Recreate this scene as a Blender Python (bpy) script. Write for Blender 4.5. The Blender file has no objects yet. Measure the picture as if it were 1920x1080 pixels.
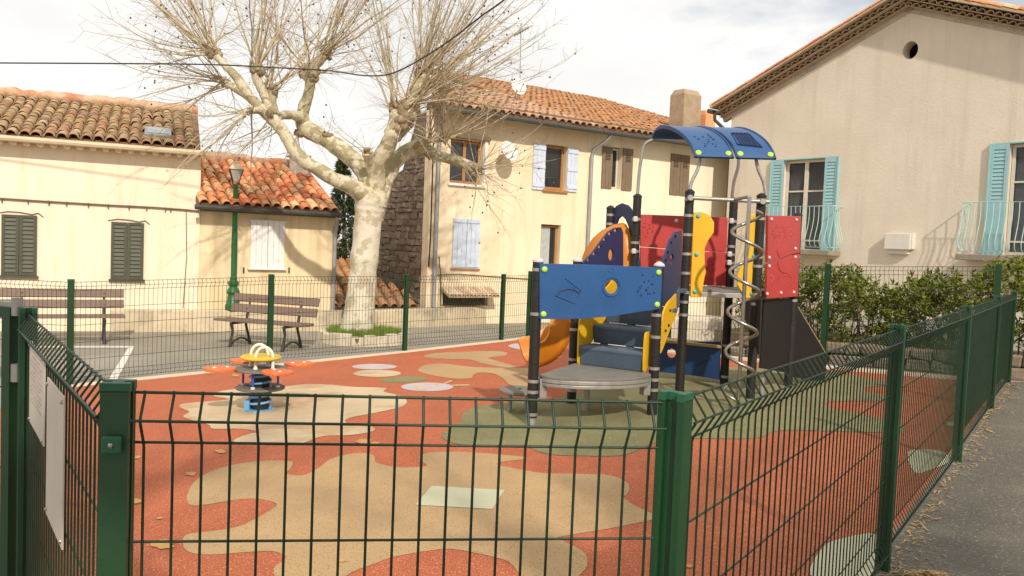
import bpy, bmesh, math, random
from mathutils import Vector, Matrix
from mathutils.geometry import tessellate_polygon
R = math.radians
scene = bpy.context.scene
COL = scene.collection
random.seed(7)

# ------------------------------------------------------------------ camera
FPX = 1550.0
PITCH, ROLL = R(3.02), R(2.35)
EYE = Vector((0, 0, 1.5))
fwd = Vector((0, math.cos(PITCH), -math.sin(PITCH)))
rt = Vector((1, 0, 0))
dn = fwd.cross(rt)
CX = rt * math.cos(ROLL) - dn * math.sin(ROLL)
CY = rt * math.sin(ROLL) + dn * math.cos(ROLL)
cam = bpy.data.cameras.new('camera')
cam.sensor_width = 36.0
cam.lens = FPX / 1920 * 36.0
cam.clip_start = 0.05
cam.clip_end = 2000
camo = bpy.data.objects.new('camera', cam)
COL.objects.link(camo)
m = Matrix((CX, -CY, -fwd)).transposed().to_4x4()
m.translation = EYE
camo.matrix_world = m
scene.camera = camo

# ------------------------------------------------------------------ sky + sun
SUN_TRAVEL_AZ, SUN_EL = R(-16), R(36)
wd = bpy.data.worlds.new('World')
scene.world = wd
wd.use_nodes = True
nt = wd.node_tree
nt.nodes.clear()
out = nt.nodes.new('ShaderNodeOutputWorld')
bg = nt.nodes.new('ShaderNodeBackground')
sky = nt.nodes.new('ShaderNodeTexSky')
sky.sky_type = 'NISHITA'
sky.sun_disc = False
sky.sun_elevation = SUN_EL
sky.sun_rotation = SUN_TRAVEL_AZ + math.pi
sky.dust_density = 2.0
tc = nt.nodes.new('ShaderNodeTexCoord')
mp = nt.nodes.new('ShaderNodeMapping')
mp.inputs['Scale'].default_value = (1.0, 1.0, 2.6)
mp.inputs['Location'].default_value = (0.35, 0.1, 0.2)
nz = nt.nodes.new('ShaderNodeTexNoise')
nz.inputs['Scale'].default_value = 1.7
nz.inputs['Detail'].default_value = 6
nz.inputs['Roughness'].default_value = 0.55
rp = nt.nodes.new('ShaderNodeValToRGB')
rp.color_ramp.elements[0].position = 0.24
rp.color_ramp.elements[1].position = 0.40
nz2 = nt.nodes.new('ShaderNodeTexNoise')
nz2.inputs['Scale'].default_value = 2.6
nz2.inputs['Detail'].default_value = 5
rp2 = nt.nodes.new('ShaderNodeValToRGB')
rp2.color_ramp.elements[0].position = 0.35
rp2.color_ramp.elements[0].color = (8.3, 8.2, 7.95, 1)
rp2.color_ramp.elements[1].position = 0.65
rp2.color_ramp.elements[1].color = (9.9, 9.75, 9.45, 1)
mx = nt.nodes.new('ShaderNodeMix')
mx.data_type = 'RGBA'
L = nt.links.new
L(tc.outputs['Generated'], mp.inputs['Vector'])
L(mp.outputs['Vector'], nz.inputs['Vector'])
L(mp.outputs['Vector'], nz2.inputs['Vector'])
L(nz.outputs['Fac'], rp.inputs['Fac'])
L(nz2.outputs['Fac'], rp2.inputs['Fac'])
L(rp.outputs['Color'], mx.inputs['Factor'])
L(sky.outputs['Color'], mx.inputs['A'])
L(rp2.outputs['Color'], mx.inputs['B'])
L(mx.outputs['Result'], bg.inputs['Color'])
bg.inputs['Strength'].default_value = 0.1
L(bg.outputs['Background'], out.inputs['Surface'])

sl = bpy.data.lights.new('sun', 'SUN')
sl.energy = 3.35
sl.angle = R(1.3)
sl.color = (1.0, 0.915, 0.81)
so = bpy.data.objects.new('sun', sl)
COL.objects.link(so)
TRAVEL = Vector((math.sin(SUN_TRAVEL_AZ) * math.cos(SUN_EL), math.cos(SUN_TRAVEL_AZ) * math.cos(SUN_EL), -math.sin(SUN_EL)))
so.rotation_euler = TRAVEL.to_track_quat('-Z', 'Y').to_euler()
vs = scene.view_settings
vs.view_transform = 'Standard'
vs.look = 'None'
vs.gamma = 1.0
vs.exposure = 0.15
vs.use_curve_mapping = False

# ------------------------------------------------------------------ place helpers (photo ray -> point in the place)
def ray(px, py):
    return CX * ((px - 960) / FPX) + CY * ((py - 540) / FPX) + fwd
def plane_z(x, y):
    return 0.045 * x - 0.012 * y
FN = Vector((-0.7, 0.714))
def gz(x, y):
    d = (x + 3.23) * FN.x + (y - 11.14) * FN.y
    s = min(max(d - 0.12, 0) / 2.2, 1)
    s = s * s * (3 - 2 * s)
    z = plane_z(x, y)
    low = -0.45
    if y > 24: low = -0.45
    return z * (1 - s) + low * s
def G(px, py, dz=0.0):
    d = ray(px, py)
    z = 0.0
    for i in range(40):
        t = (z + dz - EYE.z) / d.z
        p = d * t
        z = 0.5 * z + 0.5 * gz(p.x, p.y)
    return Vector((p.x, p.y, gz(p.x, p.y) + dz))
def HZ(px, py, z):
    d = ray(px, py)
    return EYE + d * ((z - EYE.z) / d.z)
def W(px, py, depth):
    d = ray(px, py)
    return EYE + d * (depth / d.y)
def proj(p):
    q = p - EYE
    z = q.dot(fwd)
    return 960 + FPX * q.dot(CX) / z, 540 + FPX * q.dot(CY) / z
class Frame:
    """a vertical facade: u along, z up, n outward"""
    def __init__(s, p0, az):
        a = R(az)
        s.o = Vector((p0[0], p0[1], 0))
        s.U = Vector((math.sin(a), math.cos(a), 0))
        s.N = Vector((math.cos(a), -math.sin(a), 0))
    def uz(s, px, py, n=0.0):
        d = ray(px, py)
        t = (s.N.dot(s.o) + n - s.N.dot(EYE)) / s.N.dot(d)
        p = EYE + d * t
        return (p - s.o).dot(s.U), p.z
    def P(s, u, z, n=0.0):
        return s.o + s.U * u + s.N * n + Vector((0, 0, z))

# ------------------------------------------------------------------ mesh builder
class MB:
    def __init__(s):
        s.v = []; s.f = []
    def add(s, vs, fs):
        k = len(s.v)
        s.v += [tuple(v) for v in vs]
        s.f += [tuple(i + k for i in f) for f in fs]
        return s
    def hexa(s, a, b, c, d, e, f, g, h):
        return s.add([a, b, c, d, e, f, g, h], [(3, 2, 1, 0), (4, 5, 6, 7), (0, 1, 5, 4), (1, 2, 6, 5), (2, 3, 7, 6), (3, 0, 4, 7)])
    def box(s, c, size, X=Vector((1, 0, 0)), Y=Vector((0, 1, 0)), Z=Vector((0, 0, 1))):
        c = Vector(c); x = X * size[0] / 2; y = Y * size[1] / 2; z = Z * size[2] / 2
        return s.hexa(c - x - y - z, c + x - y - z, c + x + y - z, c - x + y - z, c - x - y + z, c + x - y + z, c + x + y + z, c - x + y + z)
    def fbox(s, F, u0, u1, z0, z1, n0, n1):
        return s.hexa(F.P(u0, z0, n1), F.P(u1, z0, n1), F.P(u1, z0, n0), F.P(u0, z0, n0), F.P(u0, z1, n1), F.P(u1, z1, n1), F.P(u1, z1, n0), F.P(u0, z1, n0))
    def tube(s, pts, r, n=8, cap=True):
        pts = [Vector(p) for p in pts]
        if not hasattr(r, '__len__'): r = [r] * len(pts)
        base = len(s.v)
        t0 = (pts[1] - pts[0]).normalized()
        ref = Vector((0, 0, 1)) if abs(t0.z) < 0.9 else Vector((1, 0, 0))
        a = t0.cross(ref).normalized()
        for i, p in enumerate(pts):
            if i == 0: t = t0
            elif i == len(pts) - 1: t = (pts[i] - pts[i - 1]).normalized()
            else: t = ((pts[i + 1] - pts[i]).normalized() + (pts[i] - pts[i - 1]).normalized())
            if t.length < 1e-6: t = t0
            t.normalize()
            a = (a - t * a.dot(t))
            if a.length < 1e-6: a = t.orthogonal()
            a.normalize()
            b = t.cross(a)
            for k in range(n):
                w = 2 * math.pi * k / n
                s.v.append(tuple(p + (a * math.cos(w) + b * math.sin(w)) * r[i]))
        for i in range(len(pts) - 1):
            for k in range(n):
                k2 = (k + 1) % n
                s.f.append((base + i * n + k, base + i * n + k2, base + (i + 1) * n + k2, base + (i + 1) * n + k))
        if cap:
            s.f.append(tuple(base + k for k in reversed(range(n))))
            e = base + (len(pts) - 1) * n
            s.f.append(tuple(e + k for k in range(n)))
        return s
    def lathe(s, c, prof, n=16, axis=Vector((0, 0, 1)), cap=True):
        c = Vector(c)
        X = axis.orthogonal().normalized(); Y = axis.cross(X)
        base = len(s.v)
        for r, h in prof:
            for k in range(n):
                w = 2 * math.pi * k / n
                s.v.append(tuple(c + axis * h + X * (r * math.cos(w)) + Y * (r * math.sin(w))))
        for i in range(len(prof) - 1):
            for k in range(n):
                k2 = (k + 1) % n
                s.f.append((base + i * n + k, base + i * n + k2, base + (i + 1) * n + k2, base + (i + 1) * n + k))
        if cap:
            s.f.append(tuple(base + k for k in reversed(range(n))))
            e = base + (len(prof) - 1) * n
            s.f.append(tuple(e + k for k in range(n)))
        return s
    def plate(s, outer, holes, o, U, V, N, t):
        """2D outline with holes, extruded from o by thickness t along N"""
        loops = [outer] + list(holes)
        tris = tessellate_polygon([[Vector((x, y, 0)) for x, y in lp] for lp in loops])
        flat = [p for lp in loops for p in lp]
        k = len(s.v); n = len(flat)
        for x, y in flat: s.v.append(tuple(o + U * x + V * y))
        for x, y in flat: s.v.append(tuple(o + U * x + V * y + N * t))
        for a, b, c in tris:
            ax, ay = flat[a]; bx, by = flat[b]; cx_, cy_ = flat[c]
            if (bx - ax) * (cy_ - ay) - (by - ay) * (cx_ - ax) < 0: b, c = c, b
            s.f.append((k + c, k + b, k + a)); s.f.append((k + n + a, k + n + b, k + n + c))
        i0 = 0
        for li, lp in enumerate(loops):
            for i in range(len(lp)):
                a = k + i0 + i; b = k + i0 + (i + 1) % len(lp)
                s.f.append((a, b, b + n, a + n))
            i0 += len(lp)
        return s
    def sphere(s, c, r, n=8, m=5, sc=(1, 1, 1)):
        c = Vector(c)
        prof = []
        base = len(s.v)
        for i in range(1, m):
            th = math.pi * i / m
            for k in range(n):
                w = 2 * math.pi * k / n
                s.v.append((c.x + r * sc[0] * math.sin(th) * math.cos(w), c.y + r * sc[1] * math.sin(th) * math.sin(w), c.z - r * sc[2] * math.cos(th)))
        for i in range(m - 2):
            for k in range(n):
                k2 = (k + 1) % n
                s.f.append((base + i * n + k, base + i * n + k2, base + (i + 1) * n + k2, base + (i + 1) * n + k))
        s.v.append((c.x, c.y, c.z - r * sc[2])); s.v.append((c.x, c.y, c.z + r * sc[2]))
        b = len(s.v) - 2; t = b + 1; e = base + (m - 2) * n
        for k in range(n):
            k2 = (k + 1) % n
            s.f.append((b, base + k2, base + k)); s.f.append((t, e + k, e + k2))
        return s
    def mesh(s, name, mat, smooth=None):
        me = bpy.data.meshes.new(name)
        me.from_pydata(s.v, [], s.f)
        me.materials.append(mat)
        if smooth is not None:
            me.polygons.foreach_set('use_smooth', [True] * len(me.polygons))
            me.set_sharp_from_angle(angle=R(smooth))
        me.update()
        return me
    def build(s, name, mat, parent=None, smooth=None, fix=False, bevel=0, **tags):
        me = s.mesh(name, mat, smooth)
        if fix:
            bm = bmesh.new(); bm.from_mesh(me)
            bmesh.ops.recalc_face_normals(bm, faces=bm.faces)
            bm.to_mesh(me); bm.free()
        o = put(name, me, parent)
        if bevel:
            md = o.modifiers.new('bevel', 'BEVEL'); md.width = bevel; md.segments = 2; md.limit_method = 'ANGLE'
        for k, v in tags.items(): o[k] = v
        return o
def put(name, me, parent=None, mw=None):
    o = bpy.data.objects.new(name, me)
    COL.objects.link(o)
    if mw is not None: o.matrix_basis = mw
    if parent is not None:
        o.parent = parent
        if parent.type == 'EMPTY':
            o.matrix_parent_inverse = Matrix.Translation(-parent.location)
        elif parent.parent is not None or parent.matrix_basis != Matrix.Identity(4):
            o.matrix_parent_inverse = parent.matrix_basis.inverted()
    return o
def thing(name, label, cat, base=(0, 0, 0), group=None):
    o = bpy.data.objects.new(name, None)
    o.empty_display_size = 0.2
    COL.objects.link(o)
    o.location = Vector(base)
    o['label'] = label; o['category'] = cat
    if group: o['group'] = group
    return o
def tag(o, label, cat, group=None):
    o['label'] = label; o['category'] = cat
    if group: o['group'] = group
    return o
def smooth_poly(pts, sub=5, closed=True):
    n = len(pts); r = []
    for i in range(n if closed else n - 1):
        if closed: p0, p1, p2, p3 = pts[i - 1], pts[i], pts[(i + 1) % n], pts[(i + 2) % n]
        else: p0, p1, p2, p3 = pts[max(i - 1, 0)], pts[i], pts[i + 1], pts[min(i + 2, n - 1)]
        for k in range(sub):
            t = k / sub
            r.append(tuple(0.5 * (2 * b + (c - a) * t + (2 * a - 5 * b + 4 * c - d) * t * t + (3 * b - a - 3 * c + d) * t ** 3) for a, b, c, d in zip(p0, p1, p2, p3)))
    if not closed: r.append(tuple(pts[-1]))
    return r

# ------------------------------------------------------------------ materials
def mat(name, col, rough=0.75, var=0.12, scale=3.0, bump=0.0, bscale=60.0, metal=0.0, col2=None, c2=(0.5, 0.62), s2=1.2,
        speck=None, spscale=300.0, sp=(0.62, 0.7), isl=None, spec=0.4, streak=None, stain=None):
    mt = bpy.data.materials.new(name)
    mt.use_nodes = True
    n = mt.node_tree.nodes; l = mt.node_tree.links.new
    b = n['Principled BSDF']
    b.inputs['Roughness'].default_value = rough
    b.inputs['Metallic'].default_value = metal
    b.inputs['Specular IOR Level'].default_value = spec
    geo = n.new('ShaderNodeNewGeometry')
    def noise(sc, det=4, vec=None, ro=0.6):
        t = n.new('ShaderNodeTexNoise'); t.inputs['Scale'].default_value = sc; t.inputs['Detail'].default_value = det
        t.inputs['Roughness'].default_value = ro
        l(vec or geo.outputs['Position'], t.inputs['Vector']); return t.outputs['Fac']
    def ramp(fac, stops):
        r = n.new('ShaderNodeValToRGB'); e = r.color_ramp.elements
        while len(e) < len(stops): e.new(0.5)
        for q, (p, c) in zip(e, stops): q.position = p; q.color = (*c, 1)
        l(fac, r.inputs['Fac']); return r.outputs['Color']
    def mixc(fac, a, c, mode='MIX'):
        m_ = n.new('ShaderNodeMix'); m_.data_type = 'RGBA'; m_.blend_type = mode
        if hasattr(fac, 'links') or hasattr(fac, 'is_linked'): l(fac, m_.inputs['Factor'])
        else: m_.inputs['Factor'].default_value = fac
        for k, v in (('A', a), ('B', c)):
            if isinstance(v, tuple): m_.inputs[k].default_value = (*v, 1)
            else: l(v, m_.inputs[k])
        return m_.outputs['Result']
    if isl:   # colours that differ from piece to piece
        oi = n.new('ShaderNodeObjectInfo')
        ad = n.new('ShaderNodeMath'); ad.operation = 'ADD'
        l(oi.outputs['Random'], ad.inputs[0]); l(geo.outputs['Random Per Island'], ad.inputs[1])
        fr = n.new('ShaderNodeMath'); fr.operation = 'FRACT'; l(ad.outputs[0], fr.inputs[0])
        r = n.new('ShaderNodeValToRGB'); e = r.color_ramp.elements; r.color_ramp.interpolation = 'LINEAR'
        while len(e) < len(isl): e.new(0.5)
        for i, (q, c) in enumerate(zip(e, isl)): q.position = i / (len(isl) - 1); q.color = (*c, 1)
        l(fr.outputs[0], r.inputs['Fac']); c = r.outputs['Color']
        c = mixc(1.0, c, ramp(noise(scale), [(0.25, (1 - var,) * 3), (0.75, (1 + var,) * 3)]), 'MULTIPLY')
    else:
        c = ramp(noise(scale), [(0.28, tuple(v * (1 - var) for v in col)), (0.72, tuple(min(v * (1 + var), 1) for v in col))])
    if col2:
        c = mixc(ramp(noise(s2, 6), [(c2[0], (0, 0, 0)), (c2[1], (1, 1, 1))]), c, col2)
    if streak:  # rain streaks running down a wall
        mp_ = n.new('ShaderNodeMapping'); mp_.inputs['Scale'].default_value = (2.2, 2.2, 0.22)
        l(geo.outputs['Position'], mp_.inputs['Vector'])
        c = mixc(ramp(noise(1.6, 6, mp_.outputs['Vector']), [(0.51, (0, 0, 0)), (0.84, (1, 1, 1))]), c, streak)
    if stain:
        c = mixc(ramp(noise(5.5, 8, None, 0.7), [(0.58, (0, 0, 0)), (0.75, (1, 1, 1))]), c, stain)
    if speck:
        c = mixc(ramp(noise(spscale, 2), [(sp[0], (0, 0, 0)), (sp[1], (1, 1, 1))]), c, speck)
    l(c, b.inputs['Base Color'])
    if bump:
        bp = n.new('ShaderNodeBump'); bp.inputs['Strength'].default_value = bump; bp.inputs['Distance'].default_value = 0.02
        l(noise(bscale, 5), bp.inputs['Height']); l(bp.outputs['Normal'], b.inputs['Normal'])
    return mt
def glass(name, col, rough=0.08, alpha=None):
    mt = bpy.data.materials.new(name); mt.use_nodes = True
    b = mt.node_tree.nodes['Principled BSDF']
    b.inputs['Base Color'].default_value = (*col, 1); b.inputs['Roughness'].default_value = rough
    b.inputs['Specular IOR Level'].default_value = 0.6
    if alpha is not None: b.inputs['Alpha'].default_value = alpha
    return mt
M = {}
M['asphalt'] = mat('asphalt', (0.27, 0.24, 0.19), 0.9, 0.14, 0.9, 0.5, 90, col2=(0.33, 0.295, 0.235), s2=0.7, speck=(0.46, 0.42, 0.34), spscale=75, sp=(0.58, 0.7))
M['shaded_path_asphalt'] = mat('shaded_path_asphalt', (0.13, 0.115, 0.09), 0.92, 0.16, 1.2, 0.7, 70, col2=(0.17, 0.15, 0.115), s2=1.1, speck=(0.33, 0.30, 0.24), spscale=70, sp=(0.58, 0.7), stain=(0.19, 0.155, 0.105))  # coarser brown asphalt, with tree shade on the path darkened into its colour
M['red_rubber'] = mat('red_rubber', (0.43, 0.105, 0.042), 0.92, 0.12, 1.3, 0.5, 160, col2=(0.35, 0.085, 0.036), s2=0.9, c2=(0.5, 0.8), speck=(0.66, 0.27, 0.14), spscale=115, sp=(0.54, 0.64), stain=(0.40, 0.125, 0.055))
M['beige_rubber'] = mat('beige_rubber', (0.50, 0.33, 0.165), 0.92, 0.09, 1.5, 0.5, 160, col2=(0.44, 0.29, 0.15), s2=1.1, speck=(0.30, 0.17, 0.075), spscale=115, sp=(0.55, 0.66), stain=(0.43, 0.275, 0.135))
M['pale_rubber'] = mat('pale_rubber', (0.62, 0.48, 0.30), 0.92, 0.09, 1.8, 0.5, 160, col2=(0.50, 0.34, 0.19), s2=1.6, speck=(0.5, 0.38, 0.24), spscale=130, stain=(0.56, 0.38, 0.2))
M['green_rubber'] = mat('green_rubber', (0.195, 0.18, 0.082), 0.92, 0.12, 1.5, 0.5, 160, col2=(0.24, 0.215, 0.10), s2=1.2, speck=(0.42, 0.38, 0.18), spscale=110, sp=(0.54, 0.66), stain=(0.22, 0.16, 0.08))
M['mint_rubber'] = mat('mint_rubber', (0.58, 0.56, 0.38), 0.92, 0.08, 2, 0.5, 160, speck=(0.45, 0.45, 0.30), spscale=130)
M['lilac_rubber'] = mat('lilac_rubber', (0.56, 0.46, 0.46), 0.92, 0.1, 4, 0.5, 160, speck=(0.44, 0.36, 0.4), spscale=130)
M['ochre_rubber'] = mat('ochre_rubber', (0.55, 0.32, 0.11), 0.92, 0.15, 6, 0.5, 160, stain=(0.5, 0.2, 0.09))
M['edge_concrete'] = mat('edge_concrete', (0.66, 0.57, 0.42), 0.9, 0.12, 2, 0.4, 50, stain=(0.4, 0.33, 0.24))
M['road_paint'] = mat('road_paint', (0.72, 0.68, 0.6), 0.8, 0.08, 4, 0.3, 80, stain=(0.35, 0.33, 0.29))
M['fence_green'] = mat('fence_green', (0.006, 0.046, 0.013), 0.5, 0.22, 2.2, 0.06, 30, spec=0.5, stain=(0.010, 0.056, 0.02))
M['wire_green'] = mat('wire_green', (0.006, 0.028, 0.009), 0.5, 0.15, 3, spec=0.5)
M['cap_green'] = mat('cap_green', (0.014, 0.085, 0.042), 0.5, 0.15, 9)
M['galvanised'] = mat('galvanised', (0.36, 0.34, 0.31), 0.5, 0.16, 14, 0.05, 60, metal=0.6)
M['steel'] = mat('steel', (0.40, 0.37, 0.33), 0.3, 0.06, 12, metal=1.0)
M['zinc_pipe'] = mat('zinc_pipe', (0.36, 0.35, 0.34), 0.5, 0.12, 5, metal=0.4)
M['cream'] = mat('cream', (0.85, 0.715, 0.54), 0.92, 0.04, 1.0, 0.25, 25, col2=(0.77, 0.63, 0.42), s2=0.7, c2=(0.52, 0.75), streak=(0.70, 0.55, 0.35), stain=(0.78, 0.65, 0.45))
M['cream_yellow'] = mat('cream_yellow', (0.79, 0.63, 0.395), 0.92, 0.07, 1.0, 0.25, 25, col2=(0.67, 0.51, 0.28), s2=0.8, c2=(0.5, 0.75), streak=(0.52, 0.40, 0.22))
M['cream_mid'] = mat('cream_mid', (0.83, 0.68, 0.475), 0.92, 0.05, 0.8, 0.25, 25, col2=(0.74, 0.58, 0.34), s2=0.6, c2=(0.52, 0.75), streak=(0.68, 0.54, 0.34))
M['cream_pale'] = mat('cream_pale', (0.85, 0.75, 0.56), 0.92, 0.04, 0.8, 0.2, 25, streak=(0.70, 0.57, 0.36))
M['taupe'] = mat('taupe', (0.68, 0.59, 0.475), 0.92, 0.05, 0.9, 0.35, 22, col2=(0.61, 0.525, 0.415), s2=0.5, c2=(0.45, 0.75), streak=(0.55, 0.47, 0.37), stain=(0.64, 0.55, 0.44))
M['plinth'] = mat('plinth', (0.56, 0.46, 0.31), 0.95, 0.16, 1.6, 0.6, 16, col2=(0.34, 0.29, 0.21), s2=1.3, c2=(0.5, 0.66), stain=(0.28, 0.24, 0.17))
M['rubble'] = mat('rubble', (0.2, 0.15, 0.1), 0.95, 0.3, 6, 0.8, 20, isl=[(0.17, 0.125, 0.085), (0.24, 0.18, 0.125), (0.14, 0.105, 0.075), (0.27, 0.2, 0.14), (0.19, 0.15, 0.11)])
M['mortar'] = mat('mortar', (0.15, 0.115, 0.08), 0.95, 0.3, 3, 0.8, 14)
M['wall_stone'] = mat('wall_stone', (0.4, 0.33, 0.24), 0.95, 0.22, 6, 0.7, 14, isl=[(0.25, 0.195, 0.135), (0.34, 0.28, 0.2), (0.21, 0.16, 0.11), (0.31, 0.24, 0.165)])
OLD = [(c[0] * 1.0, c[1] * 1.05, c[2] * 1.12) for c in [(0.32, 0.185, 0.095), (0.40, 0.255, 0.13), (0.24, 0.155, 0.08), (0.46, 0.30, 0.16), (0.33, 0.22, 0.10), (0.45, 0.19, 0.09), (0.28, 0.18, 0.09), (0.42, 0.27, 0.09), (0.5, 0.36, 0.22)]]
NEW = [tuple(min(v * 1.22, 0.75) for v in c) for c in [(0.55, 0.165, 0.06), (0.62, 0.25, 0.10), (0.48, 0.13, 0.055), (0.66, 0.36, 0.17), (0.58, 0.19, 0.075), (0.68, 0.43, 0.22), (0.5, 0.15, 0.06)]]
MIDT = [(0.46, 0.26, 0.155), (0.54, 0.32, 0.20), (0.40, 0.22, 0.13), (0.58, 0.37, 0.24), (0.48, 0.27, 0.165), (0.42, 0.28, 0.18)]
ORG = [(0.45, 0.17, 0.065), (0.52, 0.23, 0.09), (0.36, 0.15, 0.065), (0.55, 0.28, 0.11), (0.42, 0.2, 0.09), (0.3, 0.15, 0.075)]
M['tile_old'] = mat('tile_old', (0, 0, 0), 0.9, 0.3, 9, 0.5, 40, isl=OLD, stain=(0.22, 0.17, 0.09))
M['tile_new'] = mat('tile_new', (0, 0, 0), 0.85, 0.22, 9, 0.4, 40, isl=NEW, stain=(0.42, 0.20, 0.10))
M['tile_mid'] = mat('tile_mid', (0, 0, 0), 0.9, 0.25, 7, 0.5, 40, isl=MIDT, stain=(0.33, 0.2, 0.12))
M['tile_orange'] = mat('tile_orange', (0, 0, 0), 0.9, 0.3, 7, 0.5, 40, isl=ORG, stain=(0.26, 0.17, 0.075), col2=(0.34, 0.225, 0.13), s2=1.8, c2=(0.45, 0.7))
M['tile_genoise'] = mat('tile_genoise', (0, 0, 0), 0.9, 0.2, 7, 0.4, 40, isl=[(0.43, 0.31, 0.20), (0.50, 0.37, 0.24), (0.37, 0.265, 0.175), (0.46, 0.35, 0.24)])
M['tile_bed'] = mat('tile_bed', (0.24, 0.135, 0.075), 0.95, 0.3, 5, 0.5, 30)
M['ridge_mortar'] = mat('ridge_mortar', (0.52, 0.37, 0.24), 0.95, 0.2, 5, 0.6, 20, col2=(0.50, 0.2, 0.1), s2=3)
M['shutter_olive'] = mat('shutter_olive', (0.072, 0.072, 0.043), 0.55, 0.15, 6, 0.1, 30)
M['shutter_white'] = mat('shutter_white', (0.80, 0.76, 0.72), 0.6, 0.06, 6, 0.2, 40, stain=(0.55, 0.52, 0.48))
M['shutter_blue'] = mat('shutter_blue', (0.58, 0.64, 0.74), 0.6, 0.06, 6, 0.2, 40, stain=(0.40, 0.43, 0.48))
M['shutter_brown'] = mat('shutter_brown', (0.205, 0.145, 0.092), 0.6, 0.12, 6, 0.2, 40)
M['shutter_turq'] = mat('shutter_turq', (0.29, 0.48, 0.50), 0.5, 0.06, 5, 0.08, 40)
M['rail_turq'] = mat('rail_turq', (0.40, 0.60, 0.57), 0.5, 0.08, 9)
M['wood_window'] = mat('wood_window', (0.40, 0.19, 0.065), 0.5, 0.15, 6)
M['window_white'] = mat('window_white', (0.62, 0.56, 0.46), 0.55, 0.08, 6)
M['dark_room'] = mat('dark_room', (0.018, 0.016, 0.014), 0.9, 0.2, 3)
M['curtain'] = mat('curtain', (0.42, 0.42, 0.40), 0.9, 0.12, 10)
M['pane'] = glass('pane', (0.025, 0.028, 0.030), 0.05)
M['skylight_glass'] = glass('skylight_glass', (0.30, 0.31, 0.31), 0.12)
M['lamp_glass'] = glass('lamp_glass', (0.40, 0.37, 0.32), 0.2)
M['concrete'] = mat('concrete', (0.42, 0.36, 0.28), 0.95, 0.15, 3, 0.5, 30, stain=(0.25, 0.21, 0.16))
M['balcony_slab'] = mat('balcony_slab', (0.27, 0.225, 0.17), 0.95, 0.15, 3, 0.5, 30)
M['white_box'] = mat('white_box', (0.64, 0.60, 0.53), 0.5, 0.05, 5)
M['cable'] = mat('cable', (0.035, 0.03, 0.028), 0.7, 0.1, 5)
M['wall_cable'] = mat('wall_cable', (0.16, 0.12, 0.085), 0.8, 0.2, 5)
M['gutter_beige'] = mat('gutter_beige', (0.60, 0.47, 0.31), 0.6, 0.08, 4)
M['gutter_dark'] = mat('gutter_dark', (0.07, 0.066, 0.055), 0.7, 0.15, 4)
M['eave_wood'] = mat('eave_wood', (0.17, 0.125, 0.075), 0.9, 0.2, 6)
M['bark'] = mat('bark', (0.60, 0.53, 0.37), 0.9, 0.14, 3.0, 0.7, 22, col2=(0.36, 0.31, 0.18), s2=4.2, c2=(0.49, 0.53), stain=(0.22, 0.165, 0.09))
M['bark_white'] = mat('bark_white', (0.64, 0.575, 0.44), 0.9, 0.12, 4.0, 0.8, 26, col2=(0.47, 0.40, 0.27), s2=4.5, c2=(0.5, 0.56), stain=(0.25, 0.19, 0.12))
M['knob_bark'] = mat('knob_bark', (0.26, 0.19, 0.115), 0.95, 0.3, 9, 0.9, 30, col2=(0.42, 0.35, 0.22), s2=5)
M['shoot'] = mat('shoot', (0.47, 0.385, 0.245), 0.85, 0.2, 2.0)
M['twig'] = mat('twig', (0.34, 0.26, 0.16), 0.85, 0.25, 2.5)
M['seed'] = mat('seed', (0.12, 0.08, 0.05), 0.95, 0.2, 30)
M['grass'] = mat('grass', (0, 0, 0), 0.8, 0.2, 4, spec=0.2, isl=[(0.12, 0.20, 0.025), (0.19, 0.26, 0.04), (0.09, 0.16, 0.02), (0.24, 0.27, 0.06)])
M['soil'] = mat('soil', (0.16, 0.12, 0.07), 0.95, 0.3, 8, 0.6, 30)
M['kerb_stone'] = mat('kerb_stone', (0.58, 0.50, 0.37), 0.95, 0.15, 4, 0.8, 18, isl=[(0.60, 0.52, 0.39), (0.52, 0.44, 0.32), (0.64, 0.56, 0.43)], stain=(0.36, 0.3, 0.2))
M['bench_plank'] = mat('bench_plank', (0.185, 0.125, 0.092), 0.7, 0.12, 5, 0.15, 40)
M['cast_iron'] = mat('cast_iron', (0.035, 0.03, 0.027), 0.6, 0.2, 9)
M['lamp_green'] = mat('lamp_green', (0.022, 0.115, 0.032), 0.4, 0.12, 4)
M['lamp_cap'] = mat('lamp_cap', (0.75, 0.62, 0.38), 0.35, 0.1, 6, metal=0.3)
M['leaf_hedge'] = mat('leaf_hedge', (0, 0, 0), 0.6, 0.2, 3, spec=0.2, isl=[(0.075, 0.105, 0.010), (0.14, 0.165, 0.014), (0.05, 0.075, 0.008), (0.24, 0.24, 0.03), (0.095, 0.125, 0.010)])
M['leaf_dark'] = mat('leaf_dark', (0, 0, 0), 0.7, 0.2, 3, isl=[(0.035, 0.06, 0.02), (0.05, 0.075, 0.025), (0.07, 0.09, 0.03), (0.028, 0.045, 0.018)])
M['stem'] = mat('stem', (0.20, 0.15, 0.09), 0.9, 0.2, 5)
M['dry_leaf'] = mat('dry_leaf', (0, 0, 0), 0.9, 0.2, 6, isl=[(0.42, 0.26, 0.10), (0.5, 0.33, 0.15), (0.34, 0.2, 0.08), (0.45, 0.36, 0.2)])
M['sign'] = mat('sign', (0.56, 0.48, 0.41), 0.6, 0.05, 5, stain=(0.5, 0.43, 0.37))
M['sign_ink'] = mat('sign_ink', (0.42, 0.35, 0.30), 0.7, 0.2, 30)
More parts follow.
